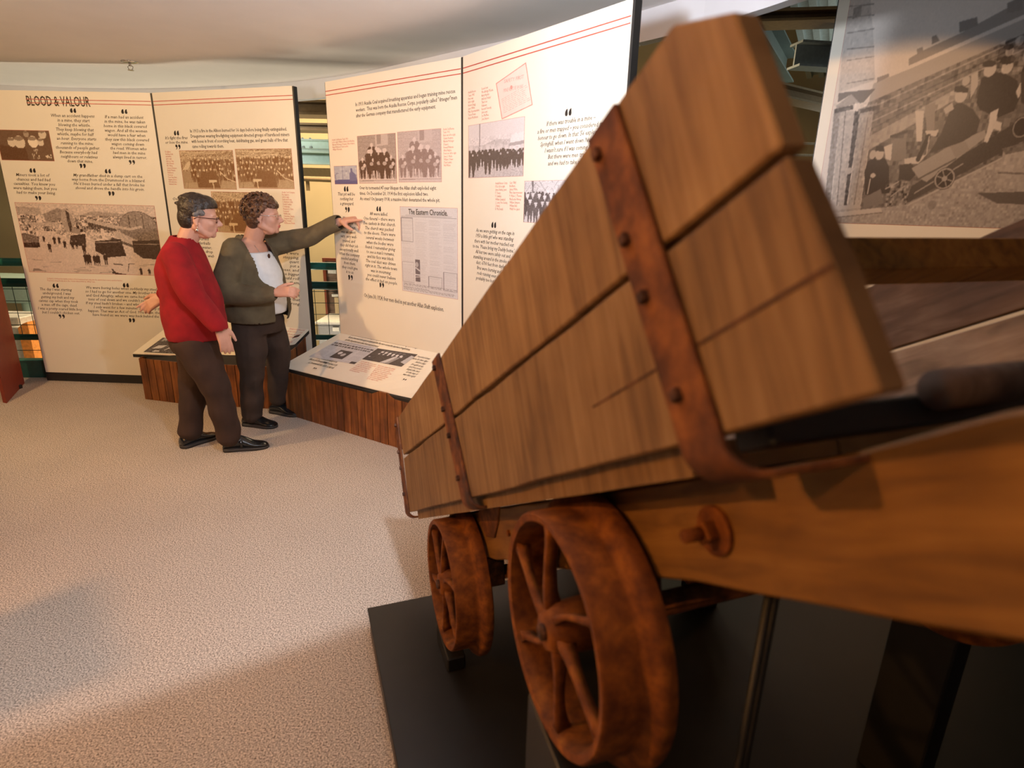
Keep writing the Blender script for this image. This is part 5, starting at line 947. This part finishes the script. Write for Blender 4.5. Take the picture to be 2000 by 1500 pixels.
chain(bm, [(-.01, -.080, .68), (.045, -.10, .52), (.085, -.102, .40), (.105, -.10, .24), (.115, -.095, .105)], [.118, .098, .084, .076, .074])
chain(bm, [(-.045, .078, .68), (-.065, .080, .52), (-.085, .075, .40), (-.115, .06, .24), (-.135, .05, .105)], [.118, .098, .084, .076, .072])
melt('trousers', bm, 'brown_trousers', W1, .0075, 8, None, folds(.006, (10, 9, 24), .2))
shoe('shoe', (.070, -.085, 0), (.335, -.070, 0), W1, 'black_leather', strap_=True); shoe('shoe', (-.190, .005, 0), (-.015, .185, 0), W1, 'black_leather')
# hair
bm = bmesh.new()
def HP(x, y, z): return Pn(x, y, z)
ell(bm, HP(-.020, 0, .040), (.096, .083, .090), hr); ell(bm, HP(-.052, 0, -.012), (.064, .070, .078), hr); ell(bm, HP(.020, 0, .070), (.070, .066, .054), hr)
for k in range(60):
    a = random.uniform(0, 2 * pi); e_ = random.uniform(.1, 1.3); d_ = Vector((cos(a) * cos(e_), sin(a) * cos(e_), sin(e_))); q = Vector((-.020 + d_.x * .094, d_.y * .080, .040 + d_.z * .088)) - d_ * .004; capsule(bm, HP(*q), HP(*(q + Vector((-.016, 0, -.004)))), .011, .008)
def trim_face(b2):
    inv = hr.inverted()
    dl = []
    for v in b2.verts:
        q = inv @ (v.co - Vector((.088, -.005, 1.412)))
        if (q.x > .012 and q.z < .040 + (q.x - .012) * .25) or (q.x > -.032 and q.z < -.001): dl.append(v)
    bmesh.ops.delete(b2, geom=dl, context='VERTS')
hs = melt('hair', bm, 'dark_hair', W1, .005, 2, trim_face)
hs.modifiers.new('thickness', 'SOLIDIFY').thickness = .012
bm = bmesh.new()
for s in (-1, 1):
    ell(bm, HP(.010, s * .0725, .028), (.027, .010, .019), hr @ Matrix.Rotation(radians(20), 3, 'Y')); ell(bm, HP(-.012, s * .077, .012), (.016, .007, .016), hr)
tp = melt('temple_hair', bm, 'grey_hair', W1, .003, 1); tp['label'] = 'grey hair at the temples'
bm = bmesh.new(); ell(bm, HP(.0, -.080, -.072), (.0075, .0075, .009)); ell(bm, HP(.0, -.080, -.058), (.003, .003, .006)); link('earring', bm, 'chrome', W1, True)

# ---- woman in the olive cardigan
W2 = thing('person', 'woman in an olive cardigan over a white top, curly brown hair, pointing at the panel', 'person', (-1.72, 3.90, 0), None, radians(-15))
hr2 = rotz(22) @ Matrix.Rotation(radians(2), 3, 'Y')
bm = bmesh.new(); HC = (.118, .006, 1.418); P2 = head(bm, HC, hr2, 1.0)
chain(bm, [(.0, 0, 1.20), (.025, 0, 1.27), (.07, .0, 1.36)], [.064, .060, .060])
loft(bm, [(-.02, 0, .72, .10, .14), (.0, 0, .95, .10, .14), (.0, 0, 1.12, .10, .15), (.0, 0, 1.22, .085, .12), (.0, 0, 1.27, .06, .07)])
SHL = [(.03, .165, 1.225), (.16, .20, 1.245), (.30, .215, 1.290), (.52, .226, 1.385)]
chain(bm, SHL, [.052, .046, .040, .027])
chain(bm, [(.0, -.16, 1.20), (-.01, -.215, .93), (.27, -.150, .955)], [.05, .042, .028])
chain(bm, [(-.02, -.085, .78), (.0, -.10, .44), (-.075, -.09, .10)], [.08, .055, .035]); chain(bm, [(-.02, .085, .78), (.0, .15, .44), (-.07, .185, .10)], [.08, .055, .033])
chain(bm, [(-.075, -.09, .07), (.02, -.07, .035)], [.024, .020]); chain(bm, [(-.07, .185, .07), (.02, .175, .033)], [.024, .020])
hand(bm, (.545, .226, 1.392), (.98, -.03, .14), (.1, .30, -.95), 1, (2, 66, 72, 76), thumb=(.7, .8), scale=1.04)
hand(bm, (.275, -.150, .957), (.95, .15, .10), (.1, .8, -.5), -1, (48, 58, 62, 66), thumb=(.2, .2))
melt('body', bm, 'skin', W2, .0050, 4)
face_parts(P2, hr2, 1.0, W2, 'chrome', .0012)
bm = bmesh.new()
loft(bm, [(.035, 0, .795, .150, .165), (.040, 0, .86, .165, .165), (.040, 0, .95, .160, .16), (.030, 0, 1.06, .150, .155), (.015, 0, 1.14, .125, .15), (.005, 0, 1.19, .108, .12)], pw=2.1)
melt('white_top', bm, 'white_shirt', W2, .008, 6, None, folds(.003, (10, 14, 14), .4))
bm = bmesh.new()
loft(bm, [(.0, 0, .735, .185, .200), (.005, 0, .80, .196, .206), (.010, 0, .88, .190, .200), (.008, 0, .98, .175, .186), (.0, 0, 1.08, .158, .182), (-.005, 0, 1.16, .135, .182), (-.006, 0, 1.225, .105, .155), (.0, 0, 1.27, .080, .095), (.004, 0, 1.30, .070, .072)], pw=2.2)
chain(bm, [(.0, .13, 1.215)] + SHL[1:3] + [(.42, .221, 1.338), (.505, .226, 1.376)], [.078, .070, .060, .052, .048])
chain(bm, [(.0, -.150, 1.205), (-.02, -.215, 1.06), (-.025, -.228, .945), (.10, -.205, .935), (.235, -.162, .952)], [.078, .078, .072, .062, .050])
def open_front(b2):
    dl = []
    for v in b2.verts:
        x, y, z = v.co
        if x > .012 and .70 < z < 1.34:
            c0_ = -.035 + (1.30 - z) * .06; half = .090 if z > 1.06 else .060
            if abs(y - c0_) < half and not (x > .215): dl.append(v)
        if z < .745 or (Vector((x, y, z)) - Vector((.004, 0, 1.31))).length < .082 and z > 1.292: dl.append(v)
        if (v.co - Vector((.525, .227, 1.384))).dot(Vector((1, 0, .2))) > 0: dl.append(v)
        if (v.co - Vector((.272, -.155, .957))).dot(Vector((.97, .15, .1))) > 0 and (v.co - Vector((.272, -.155, .957))).length < .075: dl.append(v)
    bmesh.ops.delete(b2, geom=list(set(dl)), context='VERTS')
cg = melt('cardigan', bm, 'olive_knit', W2, .0075, 8, open_front, folds(.006, (12, 11, 17), 1.9))
md = cg.modifiers.new('thickness', 'SOLIDIFY'); md.thickness = .005; md.offset = 0
bm = bmesh.new()
loft(bm, [(-.005, 0, .66, .150, .172), (-.005, 0, .74, .160, .180), (.0, 0, .80, .15, .17), (.0, 0, .83, .12, .14)])
chain(bm, [(-.01, -.085, .70), (.0, -.105, .54), (-.01, -.105, .42), (-.035, -.10, .24), (-.055, -.095, .10)], [.118, .100, .084, .076, .074])
chain(bm, [(-.01, .085, .70), (.02, .125, .54), (.015, .15, .42), (-.02, .17, .24), (-.045, .182, .125)], [.118, .098, .082, .074, .070])
melt('trousers', bm, 'brown_trousers_grey', W2, .0075, 8, None, folds(.006, (10, 9, 24), 2.1))
shoe('shoe', (-.135, -.095, 0), (.115, -.070, 0), W2, 'black_leather', .068); shoe('shoe', (-.125, .190, 0), (.130, .175, 0), W2, 'black_leather', .062)
# curls
bm = bmesh.new(); ell(bm, P2(-.030, 0, .030), (.090, .082, .088), hr2); ell(bm, P2(-.058, 0, -.025), (.058, .070, .075), hr2); ell(bm, P2(.018, 0, .068), (.070, .068, .050), hr2)
for k in range(330):
    a = random.uniform(0, 2 * pi); e_ = math.asin(random.uniform(-.75, 1)); d_ = Vector((cos(a) * cos(e_), sin(a) * cos(e_), sin(e_)))
    q = Vector((-.024 + d_.x * .104, d_.y * .094, .030 + d_.z * .097))
    if (q.x > .015 and q.z < .048) or (q.x > -.02 and q.z < -.01 and abs(q.y) < .2): continue
    r_ = random.uniform(.008, .014); t1 = d_.orthogonal().normalized(); t2 = d_.cross(t1); ph = random.uniform(0, 6); pts = [P2(*(q + (t1 * cos(ph + j) + t2 * sin(ph + j)) * r_ + d_ * (.004 + j * .003))) for j in np.linspace(0, 4.2, 6)]
    tube(bm, pts, .0046, 6)
melt('hair', bm, 'curly_hair', W2, .0042, 1)
bm = bmesh.new(); tube(bm, [(.075, -.060, 1.235), (.100, -.035, 1.175), (.125, 0, 1.130), (.100, .035, 1.175), (.075, .060, 1.235)], .0016, 6); lc = link('necklace', bm, 'chrome', W2, True)
bm = bmesh.new(); ell(bm, (.132, -.002, 1.165), (.006, .010, .015)); link('pendant', bm, 'bolt_rust', lc, True)
bm = bmesh.new(); ws = Vector((.558, .226, 1.394)); ax = Vector((1, -.02, .14)).normalized(); e1 = ax.cross(Vector((0, 1, 0))).normalized(); e2 = ax.cross(e1)
tube(bm, [ws + e1 * .024 * cos(t) + e2 * .031 * sin(t) for t in np.linspace(0, 2 * pi, 19)], .0032, 6); wt = link('wrist_watch', bm, 'chrome', W2, True)
bm = bmesh.new(); tube(bm, [ws - e2 * .030, ws - e2 * .037], .013, 14); link('watch_face', bm, 'white_paint', wt)
